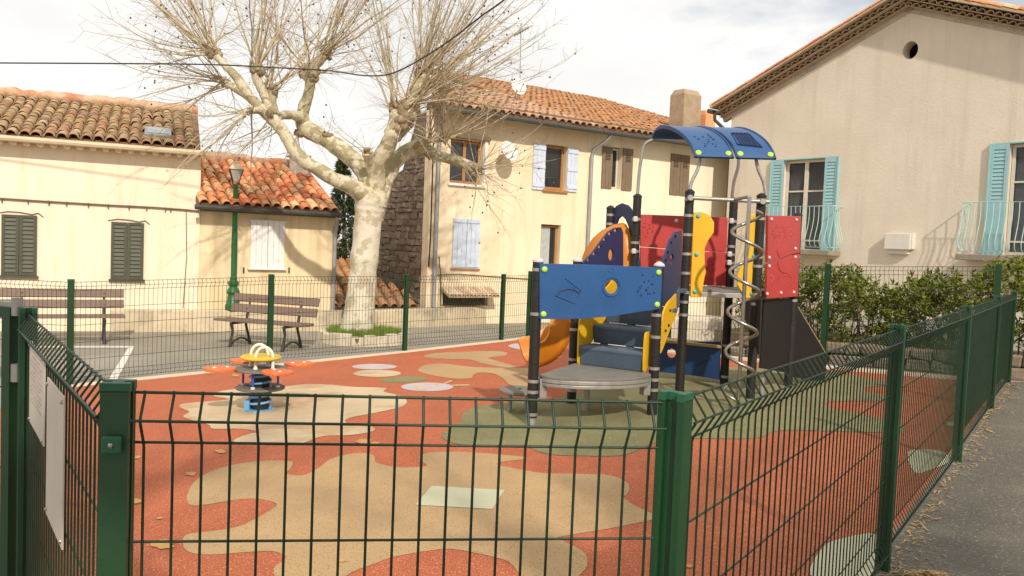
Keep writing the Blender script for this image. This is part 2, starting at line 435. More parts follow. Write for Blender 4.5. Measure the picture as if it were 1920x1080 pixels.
# play equipment
M['post_black'] = mat('post_black', (0.015, 0.0135, 0.012), 0.55, 0.25, 6, 0.08, 60, stain=(0.05, 0.045, 0.04))
M['blue'] = mat('blue', (0.020, 0.082, 0.225), 0.42, 0.14, 2.5, 0.04, 50, stain=(0.03, 0.10, 0.25))
M['blue_roof'] = mat('blue_roof', (0.030, 0.088, 0.21), 0.38, 0.12, 2.5, 0.04, 50, stain=(0.045, 0.11, 0.235))
M['navy'] = mat('navy', (0.018, 0.030, 0.095), 0.45, 0.14, 3, 0.04, 50)
M['slate'] = mat('slate', (0.072, 0.105, 0.145), 0.6, 0.12, 4, 0.15, 80, stain=(0.10, 0.14, 0.18))
M['yellow'] = mat('yellow', (0.70, 0.40, 0.014), 0.45, 0.07, 3, 0.04, 50, stain=(0.6, 0.36, 0.03))
M['orange'] = mat('orange', (0.54, 0.19, 0.012), 0.4, 0.1, 3, 0.03, 40)  # base colour darkened for the tower's shadow on the slide
M['red'] = mat('red', (0.43, 0.045, 0.040), 0.5, 0.10, 3, 0.04, 50, stain=(0.40, 0.065, 0.058))
M['black_board'] = mat('black_board', (0.010, 0.008, 0.007), 0.6, 0.2, 4, 0.05, 60)
M['board_edge'] = mat('board_edge', (0.30, 0.22, 0.11), 0.7, 0.2, 8)
M['deck_grey'] = mat('deck_grey', (0.175, 0.158, 0.135), 0.7, 0.12, 5, 0.2, 90, stain=(0.13, 0.115, 0.10))
M['cap_lime'] = mat('cap_lime', (0.42, 0.66, 0.06), 0.45, 0.06, 6)
M['cap_teal'] = mat('cap_teal', (0.08, 0.42, 0.42), 0.45, 0.06, 6)
M['cap_grey'] = mat('cap_grey', (0.55, 0.50, 0.50), 0.45, 0.06, 6)
M['seat_orange'] = mat('seat_orange', (0.72, 0.16, 0.045), 0.4, 0.08, 5)
M['disc_yellow'] = mat('disc_yellow', (0.62, 0.42, 0.03), 0.45, 0.08, 5)
M['plastic_white'] = mat('plastic_white', (0.78, 0.72, 0.58), 0.4, 0.04, 5)
M['spring_blue'] = mat('spring_blue', (0.16, 0.38, 0.62), 0.4, 0.08, 8)
M['strut_blue'] = mat('strut_blue', (0.05, 0.10, 0.42), 0.4, 0.08, 8)
M['dark_blue'] = mat('dark_blue', (0.014, 0.045, 0.13), 0.45, 0.14, 3, 0.04, 50)
M['counter_wood'] = mat('counter_wood', (0.42, 0.28, 0.10), 0.6, 0.12, 6)

# ================================================================== THE SETTING
def axis_vals(lo, hi, step, far):
    v = [lo - far, lo - far * 0.4, lo - far * 0.12]
    k = lo
    while k < hi + 1e-6: v.append(k); k += step
    return v + [hi + far * 0.12, hi + far * 0.4, hi + far]
xs = axis_vals(-14, 14, 0.5, 500); ys = axis_vals(-6, 28, 0.5, 500)
mb = MB()
for y in ys:
    for x in xs:
        xc = min(max(x, -14), 14); yc = min(max(y, -6), 28)
        mb.v.append((x, y, gz(xc, yc)))
nx = len(xs)
for j in range(len(ys) - 1):
    for i in range(nx - 1):
        mb.f.append((j * nx + i, j * nx + i + 1, (j + 1) * nx + i + 1, (j + 1) * nx + i))
ground = mb.build('ground', M['asphalt'], smooth=60, kind='structure')

NL, NR = Vector((-0.76, 1.60)), Vector((0.365, 1.78))                      # near fence posts
RF = [NR, Vector((1.80, 3.83)), Vector((3.23, 5.85)), Vector((4.62, 7.85)), Vector((5.72, 9.42))]
L2 = Vector((-1.73, 2.95))
FL = [Vector((-5.05, 9.45)), Vector((-3.25, 11.14)), Vector((-1.62, 12.70)), Vector((-0.15, 14.24)), Vector((0.32, 14.78))]
BK = [Vector((0.32, 14.78)), Vector((2.42, 12.60)), Vector((4.12, 10.82)), Vector((5.62, 9.58))]
def sheet(name, pts2, dz, m_, parent=None, **k):
    mb = MB()
    vs_ = [Vector((p[0], p[1], plane_z(p[0], p[1]) + dz)) for p in pts2]
    tris = tessellate_polygon([vs_])
    mb.v = [tuple(v) for v in vs_]
    for a, b, c in tris:
        n = (vs_[b] - vs_[a]).cross(vs_[c] - vs_[a])
        mb.f.append((a, b, c) if n.z > 0 else (a, c, b))
    return mb.build(name, m_, parent, **k)
outl = [NL, NR] + [p + Vector((-0.06, 0.03)) for p in RF[1:]] + [Vector((5.55, 9.52)), BK[2], BK[1], BK[0]] + [Vector((-0.11, 14.18)), Vector((-1.58, 12.62)), Vector((-3.2, 11.06)), Vector((-4.98, 9.40)), Vector((-5.0, 7.2)), Vector((-3.6, 4.4)), L2]
play = sheet('playground_surface', [tuple(p) for p in outl], 0.006, M['red_rubber'], kind='structure')
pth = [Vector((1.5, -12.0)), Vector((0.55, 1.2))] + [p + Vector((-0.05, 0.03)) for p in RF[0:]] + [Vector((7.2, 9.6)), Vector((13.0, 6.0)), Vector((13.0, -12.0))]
sheet('path', [tuple(p) for p in pth], 0.004, M['shaded_path_asphalt'], kind='structure')
def ppoly(pts, sub=4):
    r = []
    for x, y in smooth_poly(pts, sub):
        d = ray(x, y); t = -EYE.z / (d.z - 0.045 * d.x + 0.012 * d.y); r.append((d.x * t, d.y * t))
    return r
def ell(cx, cy, a, b, n=10, rot=0.0):
    return [(cx + a * math.cos(w) * math.cos(rot) - b * math.sin(w) * math.sin(rot), cy + b * math.sin(w) + a * math.cos(w) * math.sin(rot)) for w in [2 * math.pi * i / n for i in range(n)]]
PATCH = [
 ('beige_rubber', [(351,939),(352,928),(365,905),(400,884),(450,871),(500,866),(540,866),(549,870),(545,880),(537,891),(569,893),(598,879),(622,862),(657,853),(690,852),(702,858),(707,870),(745,878),(780,878),(800,875),(790,866),(786,858),(806,851),(855,849),(925,853),(983,859),(978,864),(946,867),(932,873),(964,880),(1017,889),(1094,891),(1140,893),(1168,902),(1180,915),(1177,928),(1170,936),(1193,952),(1231,970),(1228,976),(1186,985),(1140,994),(1052,1009),(1047,1013),(1070,1024),(1094,1038),(1101,1052),(1096,1072),(1060,1100),(1000,1104),(974,1080),(960,1062),(943,1052),(893,1040),(841,1032),(788,1038),(735,1048),(700,1061),(660,1076),(600,1110),(530,1106),(513,1070),(535,1052),(530,1043),(499,1036),(397,1043),(358,1039),(344,1027),(348,1006),(393,999),(439,992),(474,978),(517,952),(509,943),(481,938),(446,939),(376,950),(355,948)]),
 ('pale_rubber', [(402,742),(418,734),(470,729),(535,726),(574,722),(622,723),(664,727),(722,729),(720,736),(751,744),(763,755),(751,765),(703,776),(654,786),(651,795),(690,800),(703,807),(690,813),(654,818),(606,820),(574,831),(548,836),(493,836),(446,832),(440,826),(470,815),(488,812),(450,806),(400,806),(390,798),(344,784),(355,774),(337,765),(348,758),(428,751),(405,746)]),
 ('lilac_rubber', ell(702, 688.5, 42, 5.2)), ('pale_rubber', ell(707, 701.5, 45, 6.6)), ('green_rubber', ell(757, 713, 46, 6.0, 10, -0.04)), ('lilac_rubber', ell(801, 727, 49, 8.2)),
 ('beige_rubber', [(795,668),(818,663),(867,661),(922,659),(950,662),(945,668),(915,672),(940,680),(968,689),(945,690),(905,682),(880,675),(840,674),(805,672)]),
 ('beige_rubber', [(786,692),(800,685),(832,683),(864,687),(900,690),(950,691),(990,692),(1010,700),(1010,724),(960,724),(942,710),(925,702),(900,700),(887,705),(884,710),(866,712),(848,711),(809,705),(786,698)]),
 ('lilac_rubber', [(953,650),(965,645),(980,646),(985,640),(1005,637),(1020,643),(1030,650),(1010,656),(975,656)]),
 ('green_rubber', [(828,820),(841,806),(862,795),(869,776),(897,763),(939,758),(990,752),(1040,752),(1060,742),(1126,728),(1150,722),(1180,712),(1230,700),(1300,694),(1370,690),(1440,690),(1500,692),(1571,699),(1616,708),(1654,715),(1670,723),(1632,727),(1616,733),(1639,740),(1690,746),(1690,753),(1570,754),(1548,760),(1566,769),(1614,778),(1665,789),(1690,795),(1690,812),(1585,811),(1497,809),(1453,811),(1424,822),(1384,825),(1318,824),(1253,828),(1210,839),(1193,848),(1157,857),(1087,857),(1038,855),(1006,848),(981,839),(897,839),(848,832)]),
 ('lilac_rubber', [(1490,706),(1505,700),(1530,702),(1560,708),(1590,712),(1560,717),(1520,716)]),
 ('mint_rubber', [(1701,851),(1735,845),(1770,850),(1779,868),(1740,885),(1715,888)]), ('mint_rubber', [(1519,1080),(1544,1028),(1585,1011),(1640,1004),(1655,1040),(1640,1080),(1580,1100)]),
 ('mint_rubber', ell(1790, 797, 14, 5)),
]
for k, (mn, pts) in enumerate(PATCH):
    sheet('rubber_patch', ppoly(pts), 0.0085 + 0.0015 * (k % 2), M[mn], play)
sheet('rubber_patch', ppoly([(809,914),(946,922),(923,958),(779,950)], 1), 0.0115, M['mint_rubber'], play)
for pts in ([(774,727),(776,723),(790,726),(800,731),(788,733)], [(812,721),(822,721),(820,725)], [(829,721),(846,714.5),(848,716),(833,722.5)], [(848,723.4),(880,722.6),(880,724.6),(848,725.4)]):
    sheet('rubber_patch', ppoly(pts, 1), 0.012, M['pale_rubber'], play)
for (x, y, a) in [(254,860,14),(358,891,13),(413,849,14),(253,943,18),(306,1025,28),(682,830,20),(702,834,12),(640,1056,10),(395,700,11),(442,706,10),(1290,1065,12),(300,975,8)]:
    pts = [(x + a * rr * math.cos(w), y + a * 0.32 * rr * math.sin(w)) for w, rr in [(2 * math.pi * i / 14, random.uniform(0.55, 1.05)) for i in range(14)]]
    sheet('worn_patch', ppoly(pts, 2), 0.0125, M['ochre_rubber'], play)
# pale concrete edge round the far side and along the back
def edging(name, pts, w, h, label=None):
    mb = MB()
    for a, b in zip(pts[:-1], pts[1:]):
        d = (b - a).normalized(); n = Vector((-d.y, d.x)) * w / 2
        q = [a - n - d * 0.0, b - n, b + n, a + n]
        lo = [Vector((p.x, p.y, plane_z(p.x, p.y) - 0.15)) for p in q]
        hi = [Vector((p.x, p.y, plane_z(p.x, p.y) + h)) for p in q]
        mb.hexa(*lo, *hi)
    o = mb.build(name, M['edge_concrete']); o['kind'] = 'structure'
    return o
edging('edge_kerb', [p + Vector((0.03, -0.06)) for p in FL], 0.16, 0.02)
edging('edge_kerb', [p - Vector((0.07, 0.10)) for p in BK], 0.14, 0.035)
# road paint
def paint(pts):
    mb = MB()
    vs_ = [G(x, y) + Vector((0, 0, 0.008)) for x, y in pts]
    mb.add(vs_, [(0, 1, 2, 3)])
    o = mb.build('road_marking', M['road_paint'], fix=False); o['kind'] = 'structure'
    return o
# long line split in short sheets so that it follows the camber
for k in range(8):
    a, b = k / 8, (k + 1) / 8
    def lp(t, s_): return (205 + (246 - 205) * t + s_ * (9 - 4 * t), 724 + (652 - 724) * t)
    vs4 = [lp(a, -1), lp(a, 1), lp(b, 1), lp(b, -1)]
    paint(vs4)
for k in range(6):
    a, b = 20 + k * 38.5, 20 + (k + 1) * 38.5
    paint([(a, 652.6), (b, 652.6), (b, 649.8), (a, 649.8)])
# dry leaves and fibres swept against the right fence
mb = MB()
rng = random.Random(3)
for i in range(1300):
    t = rng.random() ** 0.8 * 3.98; k = int(t); f = t - k
    a, b = RF[k], RF[k + 1]
    p = a.lerp(b, f); d = (b - a).normalized(); n = Vector((d.y, -d.x))
    clump = 0.5 + 0.5 * math.sin(t * 9.3 + 1.2) * math.sin(t * 4.1)
    p = p + n * (0.0 + abs(rng.gauss(0, 0.06)) * (0.25 + 1.5 * clump)) + d * rng.gauss(0, 0.03)
    z = gz(p.x, p.y) + 0.006 + rng.random() * 0.014
    w = rng.uniform(0, 6.28); l = rng.uniform(0.008, 0.026) * (2 if i % 29 == 0 else 1); q = rng.uniform(0.002, 0.006) * (2 if i % 29 == 0 else 1)
    X = Vector((math.cos(w), math.sin(w), rng.uniform(-0.25, 0.25))) * l; Y = Vector((-math.sin(w), math.cos(w), rng.uniform(-0.3, 0.3))) * q
    c = Vector((p.x, p.y, z))
    mb.add([c - X, c - Y, c + X, c + Y], [(0, 1, 2, 3)])
for i in range(420):   # one matted clump by the nearest post
    w = rng.uniform(0, 6.28); r = abs(rng.gauss(0, 0.05)); cc = RF[1] + Vector((0.16, -0.10)); p = cc + Vector((1.5 * r * math.cos(w), r * math.sin(w)))
    a = rng.uniform(0, 6.28); X = Vector((math.cos(a), math.sin(a), rng.uniform(-0.2, 0.3))) * rng.uniform(0.01, 0.03); Y = Vector((-math.sin(a), math.cos(a), rng.uniform(-0.3, 0.3))) * rng.uniform(0.002, 0.006)
    c = Vector((p.x, p.y, gz(p.x, p.y) + 0.008 + 0.03 * max(0, 1 - r / 0.08) * rng.random())); mb.add([c - X, c - Y, c + X, c + Y], [(0, 1, 2, 3)])
lv = mb.build('dry_leaves', M['dry_leaf']); lv['kind'] = 'stuff'; tag(lv, 'brown dry leaves swept along the foot of the right fence', 'leaves')
# a flattened dry clump by the nearest asphalt edge
# ================================================================== ROOFS
def tile_mesh(name, m_, r0=0.098, r1=0.078, ln=0.42, th=0.014, n=7):
    mb = MB()
    for (r, y) in ((r0, 0), (r1, ln)):
        for q in (r, r - th):
            for k in range(n + 1):
                w = math.pi * k / n
                mb.v.append((-q * math.cos(w), y, q * math.sin(w) * 0.86))
    N = n + 1
    for k in range(n):
        mb.f.append((k, k + 1, 2 * N + k + 1, 2 * N + k))
        mb.f.append((N + k + 1, N + k, 3 * N + k, 3 * N + k + 1))
        mb.f.append((k + 1, k, N + k, N + k + 1))
        mb.f.append((2 * N + k, 2 * N + k + 1, 3 * N + k + 1, 3 * N + k))
    return mb.mesh(name, m_, smooth=40)
def roof_slope(parent, origin, U, S, u0, u1, length, m_, bed, spacing=0.205, expo=0.30, limit=300, rng=random.Random(1), thick=0.10, skip=None, keep=None, name='roof_tile', slab=True, k0=0.0, k1=0.0, rr=0.098):
    """tiles on the plane origin + U*u + S*s (S points up the slope); the biggest-looking ones are single tiles, the rest one part"""
    Nn = U.cross(S).normalized()
    if Nn.z < 0: Nn = -Nn
    me = tile_mesh(name, m_, rr, rr * 0.8)
    mb = MB()
    a = origin + U * u0; b = origin + U * u1; c = b + S * length + U * (k1 * length); d = a + S * length + U * (k0 * length)
    if slab:
        mb.hexa(a - Nn * thick, b - Nn * thick, c - Nn * thick, d - Nn * thick, a, b, c, d)
        mb.build('roof_slab', bed, parent, fix=True)
    cells = []
    lo = int(math.floor(min(0, k0 * length) / spacing)); nc = int((u1 - u0 - 0.1 + max(0, k1 * length)) / spacing) + 1
    nr = int(length / expo)
    for i in range(lo, nc):
        for j in range(nr):
            u = u0 + 0.1 + i * spacing; s = j * expo - 0.05
            if u < u0 + 0.09 + k0 * s or u > u1 - 0.05 + k1 * max(s, 0): continue
            if skip and skip(u, s): continue
            if keep and not keep(u, s): continue
            cells.append((j, u, s))
    cells.sort(key=lambda q: q[0])
    bulk = MB()
    for k, (j, u, s) in enumerate(cells):
        du, dr = rng.gauss(0, 0.008), rng.gauss(0, 0.018)
        p = origin + U * (u + du) + S * (s + rng.gauss(0, 0.012)) + Nn * (0.012 + 0.02 * rng.random())
        Y = (S + U * dr + Nn * (-0.03)).normalized(); X = (U - Y * U.dot(Y)).normalized(); Z = X.cross(Y)
        if Z.dot(Nn) < 0: X = -X; Z = -Z
        mw = Matrix((X, Y, Z)).transposed().to_4x4(); mw.translation = p
        if k < limit:
            put(name, me, parent, mw)
        else:
            bulk.add([mw @ v.co for v in me.vertices], [tuple(f.vertices) for f in me.polygons])
    if bulk.v:
        o = bulk.build('far_roof_tiles', m_, parent, smooth=40); o['kind'] = 'stuff'
    return Nn
def fit_len(origin, U, S, u, ytarget, hi=12.0):
    best = (1e9, 1)
    s = 0.3
    while s < hi:
        x, y = proj(origin + U * u + S * s)
        e = abs(y - (ytarget(x) if callable(ytarget) else ytarget))
        if e < best[0]: best = (e, s)
        s += 0.02
    return best[1]
def shutter_slats(mb, F, u0, u1, z0, z1, n, cnt, th=0.012):
    for k in range(cnt):
        z = z0 + (z1 - z0) * (k + 0.5) / cnt
        h = (z1 - z0) / cnt * 0.72
        a = [F.P(u0, z - h / 2, n + 0.014), F.P(u1, z - h / 2, n + 0.014), F.P(u1, z + h / 2, n), F.P(u0, z + h / 2, n)]
        b = [p - F.N * th for p in a]
        mb.hexa(b[0], b[1], a[1], a[0], b[3], b[2], a[2], a[3])
def rect(F, x0, y0, x1, y1):
    u0, za = F.uz(x0, (y0 + y1) / 2)[0], None
    u1 = F.uz(x1, (y0 + y1) / 2)[0]
    z1 = F.uz((x0 + x1) / 2, y0)[1]; z0 = F.uz((x0 + x1) / 2, y1)[1]
    return u0, u1, z0, z1
def louvre_shutter(parent, F, u0, u1, z0, z1, n, m_, cnt=12, name='shutter', part=None, lo=0.0, hi=1.0):
    """a leaf with a frame and slats, slats from fraction lo to hi of the height"""
    mb = MB(); e = min(0.06, (u1 - u0) * 0.18)
    za, zb = z0 + (z1 - z0) * lo + e, z0 + (z1 - z0) * hi - e
    mb.fbox(F, u0, u0 + e, z0, z1, n, n + 0.035); mb.fbox(F, u1 - e, u1, z0, z1, n, n + 0.035)
    mb.fbox(F, u0 + e, u1 - e, zb, z1, n, n + 0.033); mb.fbox(F, u0 + e, u1 - e, z0, za, n, n + 0.033)
    mb.fbox(F, u0 + e, u1 - e, za, zb, n, n + 0.008)
    o = mb.build(name, m_, parent)
    for k in range(cnt):
        s_ = MB(); shutter_slats(s_, F, u0 + e, u1 - e, za + (zb - za) * k / cnt, za + (zb - za) * (k + 1) / cnt, n + 0.014, 1)
        s_.build('slat', m_, o)
    return o
def plank_shutter(parent, F, u0, u1, z0, z1, n, m_, cnt=3, bars=(0.12, 0.88), name='shutter', vents=False):
    o = None
    for k in range(cnt):
        mb = MB(); a = u0 + (u1 - u0) * k / cnt + 0.003; b = u0 + (u1 - u0) * (k + 1) / cnt - 0.003
        mb.fbox(F, a, b, z0, z1, n, n + 0.026 + 0.002 * (k % 2))
        if o is None:
            fr = MB()
            fr.fbox(F, u0 + 0.006, u1 - 0.006, z0 + 0.01, z1 - 0.01, n - 0.006, n + 0.004)
            o = fr.build(name, m_, parent)
            for q in bars:
                zq = z0 + (z1 - z0) * q; fb = MB(); fb.fbox(F, u0 + 0.01, u1 - 0.01, zq - 0.04, zq + 0.04, n + 0.03, n + 0.046); fb.build('batten', m_, o)
        mb.build('plank', m_, o)
    if vents:
        for k in range(5):
            zq = z0 + (z1 - z0) * (0.68 + 0.035 * k); v = MB()
            v.fbox(F, u0 + (u1 - u0) * 0.25, u1 - (u1 - u0) * 0.25, zq, zq + (z1 - z0) * 0.016, n + 0.02, n + 0.031)
            v.build('vent_slot', M['dark_room'], o)
    return o
def fwall(F, outer, holes, n1, t, m_, name, parent):
    """a facade outlined in (u,z) with openings cut through, thickness t behind n1"""
    mb = MB(); mb.plate(outer, holes, F.o + F.N * (n1 - t), F.U, Vector((0, 0, 1)), F.N, t)
    return mb.build(name, m_, parent, fix=True)
def rc(u0, u1, z0, z1): return [(u0, z0), (u1, z0), (u1, z1), (u0, z1)]
def window_unit(parent, F, u0, u1, z0, z1, n, m_, cols=2, rows=1, fr=0.05, glass_=None, curtain=None, back=True):
    """frame with a pane in each light, set back n behind the wall face"""
    w = MB()
    w.fbox(F, u0, u0 + fr, z0, z1, n - 0.05, n); w.fbox(F, u1 - fr, u1, z0, z1, n - 0.05, n)
    w.fbox(F, u0 + fr, u1 - fr, z1 - fr, z1, n - 0.05, n - 0.002); w.fbox(F, u0 + fr, u1 - fr, z0, z0 + fr, n - 0.05, n - 0.002)
    for c in range(1, cols):
        q = u0 + (u1 - u0) * c / cols; w.fbox(F, q - fr * 0.8, q + fr * 0.8, z0 + fr, z1 - fr, n - 0.05, n + 0.004)
    rz = rows if hasattr(rows, '__len__') else [k / rows for k in range(1, rows)]
    for q in rz:
        zq = z0 + (z1 - z0) * q; w.fbox(F, u0 + fr, u1 - fr, zq - fr * 0.3, zq + fr * 0.3, n - 0.04, n - 0.006)
    o = w.build('window', m_, parent)
    for c in range(cols):
        p = MB(); a = u0 + (u1 - u0) * c / cols + fr * 0.5; b = u0 + (u1 - u0) * (c + 1) / cols - fr * 0.5
        p.fbox(F, a, b, z0 + fr * 0.6, z1 - fr * 0.6, n - 0.034, n - 0.026)
        p.build('pane', glass_ or M['pane'], o)
    if back:
        p = MB(); p.fbox(F, u0 - 0.1, u1 + 0.1, z0 - 0.1, z1 + 0.1, n - 0.5, n - 0.45); p.build('dark_interior', M['dark_room'], o)
    return o
UP = Vector((0, 0, 1))

# ================================================================== HOUSE ON THE LEFT
pb = HZ(400, 622, -0.45)
F1 = Frame((pb.x, pb.y), 66.5)
F1.o = F1.o - F1.N * 0.22
uL = F1.uz(-140, 500)[0]; uR = F1.uz(374, 450)[0]; uE = F1.uz(632, 480)[0]
def lz(px, py): return F1.uz(px, py)[1]
lh = thing('village_house', 'long cream rendered house with olive louvred shutters and weathered tile roof', 'house', F1.P(uL, -0.45))
zeL = F1.uz(190, 283)[1]                      # wall top under the eave
wins = []
SH1 = rect(F1, 3, 403, 69, 516); SH2 = rect(F1, 208, 417, 269, 523)
fwall(F1, rc(uL, uR, -0.7, zeL), [], 0.0, 0.35, M['cream'], 'wall', lh)
b_ = MB(); b_.fbox(F1, uL, uR - 0.002, -0.7, zeL - 0.01, -5.2, -0.36); b_.build('rear_block', M['cream'], lh)
for (u0, u1, z0, z1) in (SH1, SH2):
    um = (u0 + u1) / 2
    louvre_shutter(lh, F1, u0, um - 0.004, z0, z1, 0.012, M['shutter_olive'], 13)
    louvre_shutter(lh, F1, um + 0.004, u1, z0, z1, 0.012, M['shutter_olive'], 13)
    s_ = MB(); s_.fbox(F1, u0 - 0.03, u1 + 0.03, z0 - 0.05, z0 - 0.005, 0.0, 0.06); s_.build('sill', M['shutter_olive'], lh)
    # loose wire over the shutters
    s_ = MB(); s_.tube([F1.P(u0 - 0.06, z1 + 0.02, 0.01), F1.P(u0 + 0.1, z1 + 0.055, 0.02), F1.P(um, z1 + 0.05, 0.02), F1.P(u1 - 0.08, z1 + 0.02, 0.02), F1.P(u1 + 0.02, z1 + 0.05, 0.02), F1.P(u1 + 0.1, z1 - 0.02, 0.01)], 0.008, 5); s_.build('loose_wire', M['wall_cable'], lh)
# eave, gutter and roof
SL = math.atan(0.34)
S1 = (-F1.N * math.cos(SL) + UP * math.sin(SL))
n_over = 0.30
zt = F1.uz(190, 264, n_over)[1]
o1 = F1.P(0, zt, n_over)
len1 = fit_len(o1, F1.U, S1, F1.uz(200, 264)[0], lambda x: 175 + x * 0.102)
sk = rect(F1, 272, 246, 320, 262)
su0, su1 = F1.uz(271, 255, n_over - 0.6)[0], F1.uz(321, 255, n_over - 0.6)[0]
uRr = F1.uz(374, 285, n_over)[0] + 0.02
best = (1e9, 0)
for k in range(-40, 80):
    e = abs(proj(o1 + F1.U * (uRr + k / 100 * len1) + S1 * len1)[0] - 371)
    if e < best[0]: best = (e, k / 100)
K1 = best[1]
skip1 = lambda u, s: su0 - 0.08 < u < su1 + 0.08 and 0.28 < s < 0.95
roof_slope(lh, o1, F1.U, S1, F1.uz(-60, 258)[0], uRr, len1, M['tile_old'], M['tile_bed'], spacing=0.198, expo=0.255, rng=random.Random(11), rr=0.090, skip=skip1, k1=K1)
rm = MB()
pts = []
for k in range(26):
    u = F1.uz(-60, 258)[0] + (uRr + K1 * len1 - F1.uz(-60, 258)[0]) * k / 25
    pts.append(o1 + F1.U * u + S1 * len1 + UP * (0.03 + random.gauss(0, 0.012)))
rm.tube(pts, [0.13 + random.gauss(0, 0.012) for _ in pts], 9); rm.build('ridge', M['ridge_mortar'], lh, smooth=50)
g_ = MB()
ga, gb = F1.uz(-140, 262, n_over)[0], uRr + 0.03
g_.tube([F1.P(ga, zt - 0.085, n_over + 0.03), F1.P(gb, zt - 0.085, n_over + 0.03)], 0.055, 8); g_.build('gutter', M['gutter_beige'], lh, smooth=40)
e_ = MB(); e_.fbox(F1, ga, uRr - 0.02, zeL, zt - 0.10, -0.3, n_over - 0.16); e_.build('eave_board', M['gutter_beige'], lh)
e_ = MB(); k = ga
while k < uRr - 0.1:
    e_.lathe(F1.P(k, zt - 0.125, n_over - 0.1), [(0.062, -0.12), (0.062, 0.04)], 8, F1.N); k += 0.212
e_.build('sunlit_eave_arcs', M['cream'], lh, kind='stuff')  # cream discs stand in for the small sunlit arcs under the eave
# skylight
Nn1 = F1.U.cross(S1); Nn1 = Nn1 if Nn1.z > 0 else -Nn1
c_ = o1 + F1.U * ((su0 + su1) / 2) + S1 * 0.62 + Nn1 * 0.09
s_ = MB(); s_.box(c_, (su1 - su0, 0.62, 0.10), F1.U, S1, Nn1); skl = s_.build('skylight', M['zinc_pipe'], lh, bevel=0.01)
s_ = MB(); s_.box(c_ + Nn1 * 0.056, (su1 - su0 - 0.1, 0.5, 0.012), F1.U, S1, Nn1); s_.build('pane', M['skylight_glass'], skl)
# cable run along the wall
pts = [F1.P(*F1.uz(x, y), 0.03) for x, y in [(-100, 367), (0, 372), (60, 376), (125, 380), (200, 384.5), (290, 389), (350, 393.5), (372, 396)]]
c_ = MB(); c_.tube(pts, 0.017, 6)
cb = c_.build('wall_cable', M['wall_cable'], lh, smooth=50)
for x in (4, 53, 92, 125, 166, 203, 242, 275, 310, 320):
    y = 372 + (x) * 0.0575
    p = F1.P(*F1.uz(x, y + 3), 0.02)
    s_ = MB(); s_.box(p, (0.02, 0.03, 0.085), F1.U, F1.N, UP); s_.build('clip', M['wall_cable'], cb)
s_ = MB(); s_.tube([F1.P(*F1.uz(349, 396), 0.015), F1.P(*F1.uz(350, 480), 0.015), F1.P(*F1.uz(343, 578), 0.015)], 0.008, 5); s_.build('drop_wire', M['wall_cable'], lh)

# ================================================================== SMALL HOUSE NEXT TO IT
F1b = Frame((F1.P(uR, 0, 0).x, F1.P(uR, 0, 0).y), 57.5)
uE = F1b.uz(630, 480)[0]
sh = thing('village_house', 'small yellowish house with bright orange tile roof and one white closed shutter', 'house', F1b.P(0, -0.45))
zeS = F1b.uz(500, 402)[1]
fwall(F1b, rc(0.003, uE, -0.7, zeS), [], -0.02, 0.35, M['cream_yellow'], 'wall', sh)
b_ = MB(); b_.fbox(F1b, 0.003, uE - 0.003, -0.7, zeS - 0.01, -4.2, -0.371); b_.build('rear_block', M['cream_yellow'], sh)
u0, u1, z0, z1 = rect(F1b, 469, 416, 533, 503)
um = (u0 + u1) / 2
plank_shutter(sh, F1b, u0, um - 0.004, z0, z1, 0.0, M['shutter_white'], 3, ())
plank_shutter(sh, F1b, um + 0.004, u1, z0, z1, 0.0, M['shutter_white'], 3, ())
for zz, h in ((z0 - 0.03, 0.035), (z1, 0.03)):
    s_ = MB(); s_.fbox(F1b, u0 - 0.04, u1 + 0.04, zz, zz + h, -0.01, 0.06); s_.build('sill', M['shutter_white'], sh)
for x in (457, 542):
    s_ = MB(); q = F1b.uz(x, 506); s_.fbox(F1b, q[0] - 0.01, q[0] + 0.01, q[1] - 0.06, q[1] + 0.05, -0.02, 0.02); s_.build('shutter_hook', M['cast_iron'], sh)
SLs = math.atan(0.46)
S1b = (-F1b.N * math.cos(SLs) + UP * math.sin(SLs))
zts = F1b.uz(500, 388, 0.30)[1]
o1b = F1b.P(0, zts, 0.30)
len1b = fit_len(o1b, F1b.U, S1b, F1b.uz(500, 388)[0], lambda x: 297 + (x - 379) * 0.07)
ue0, ue1 = F1b.uz(371, 382, 0.3)[0] + 0.02, F1b.uz(638, 398, 0.3)[0]
cu0, cu1 = F1b.uz(546, 330, -1.4)[0], F1b.uz(578, 330, -1.4)[0]
roof_slope(sh, o1b, F1b.U, S1b, ue0, ue1, len1b, M['tile_new'], M['tile_bed'], spacing=0.20, expo=0.255, rng=random.Random(5), rr=0.091)
pts = [o1b + F1b.U * (ue0 + (ue1 - ue0) * k / 16) + S1b * len1b + UP * (0.03 + random.gauss(0, 0.01)) for k in range(17)]
rm = MB(); rm.tube(pts, [0.12 + random.gauss(0, 0.01) for _ in pts], 9); rm.build('ridge', M['ridge_mortar'], sh, smooth=50)
g_ = MB(); g_.tube([F1b.P(ue0 - 0.08, zts - 0.075, 0.34), F1b.P(ue1 + 0.02, zts - 0.075, 0.34)], 0.052, 8); g_.build('gutter', M['gutter_dark'], sh, smooth=40)
e_ = MB(); e_.fbox(F1b, 0.02, uE + 0.05, zeS, zts - 0.09, -0.3, 0.16); e_.build('eave_board', M['eave_wood'], sh)
e_ = MB(); e_.tube([F1b.P(ue1 - 0.06, zts - 0.11, 0.32), F1b.P(uE - 0.03, zts - 0.28, 0.06), F1b.P(uE - 0.05, zts - 0.42, 0.04), F1b.P(uE - 0.05, -0.1, 0.04)], 0.045, 8); e_.build('downpipe', M['zinc_pipe'], sh, smooth=50)
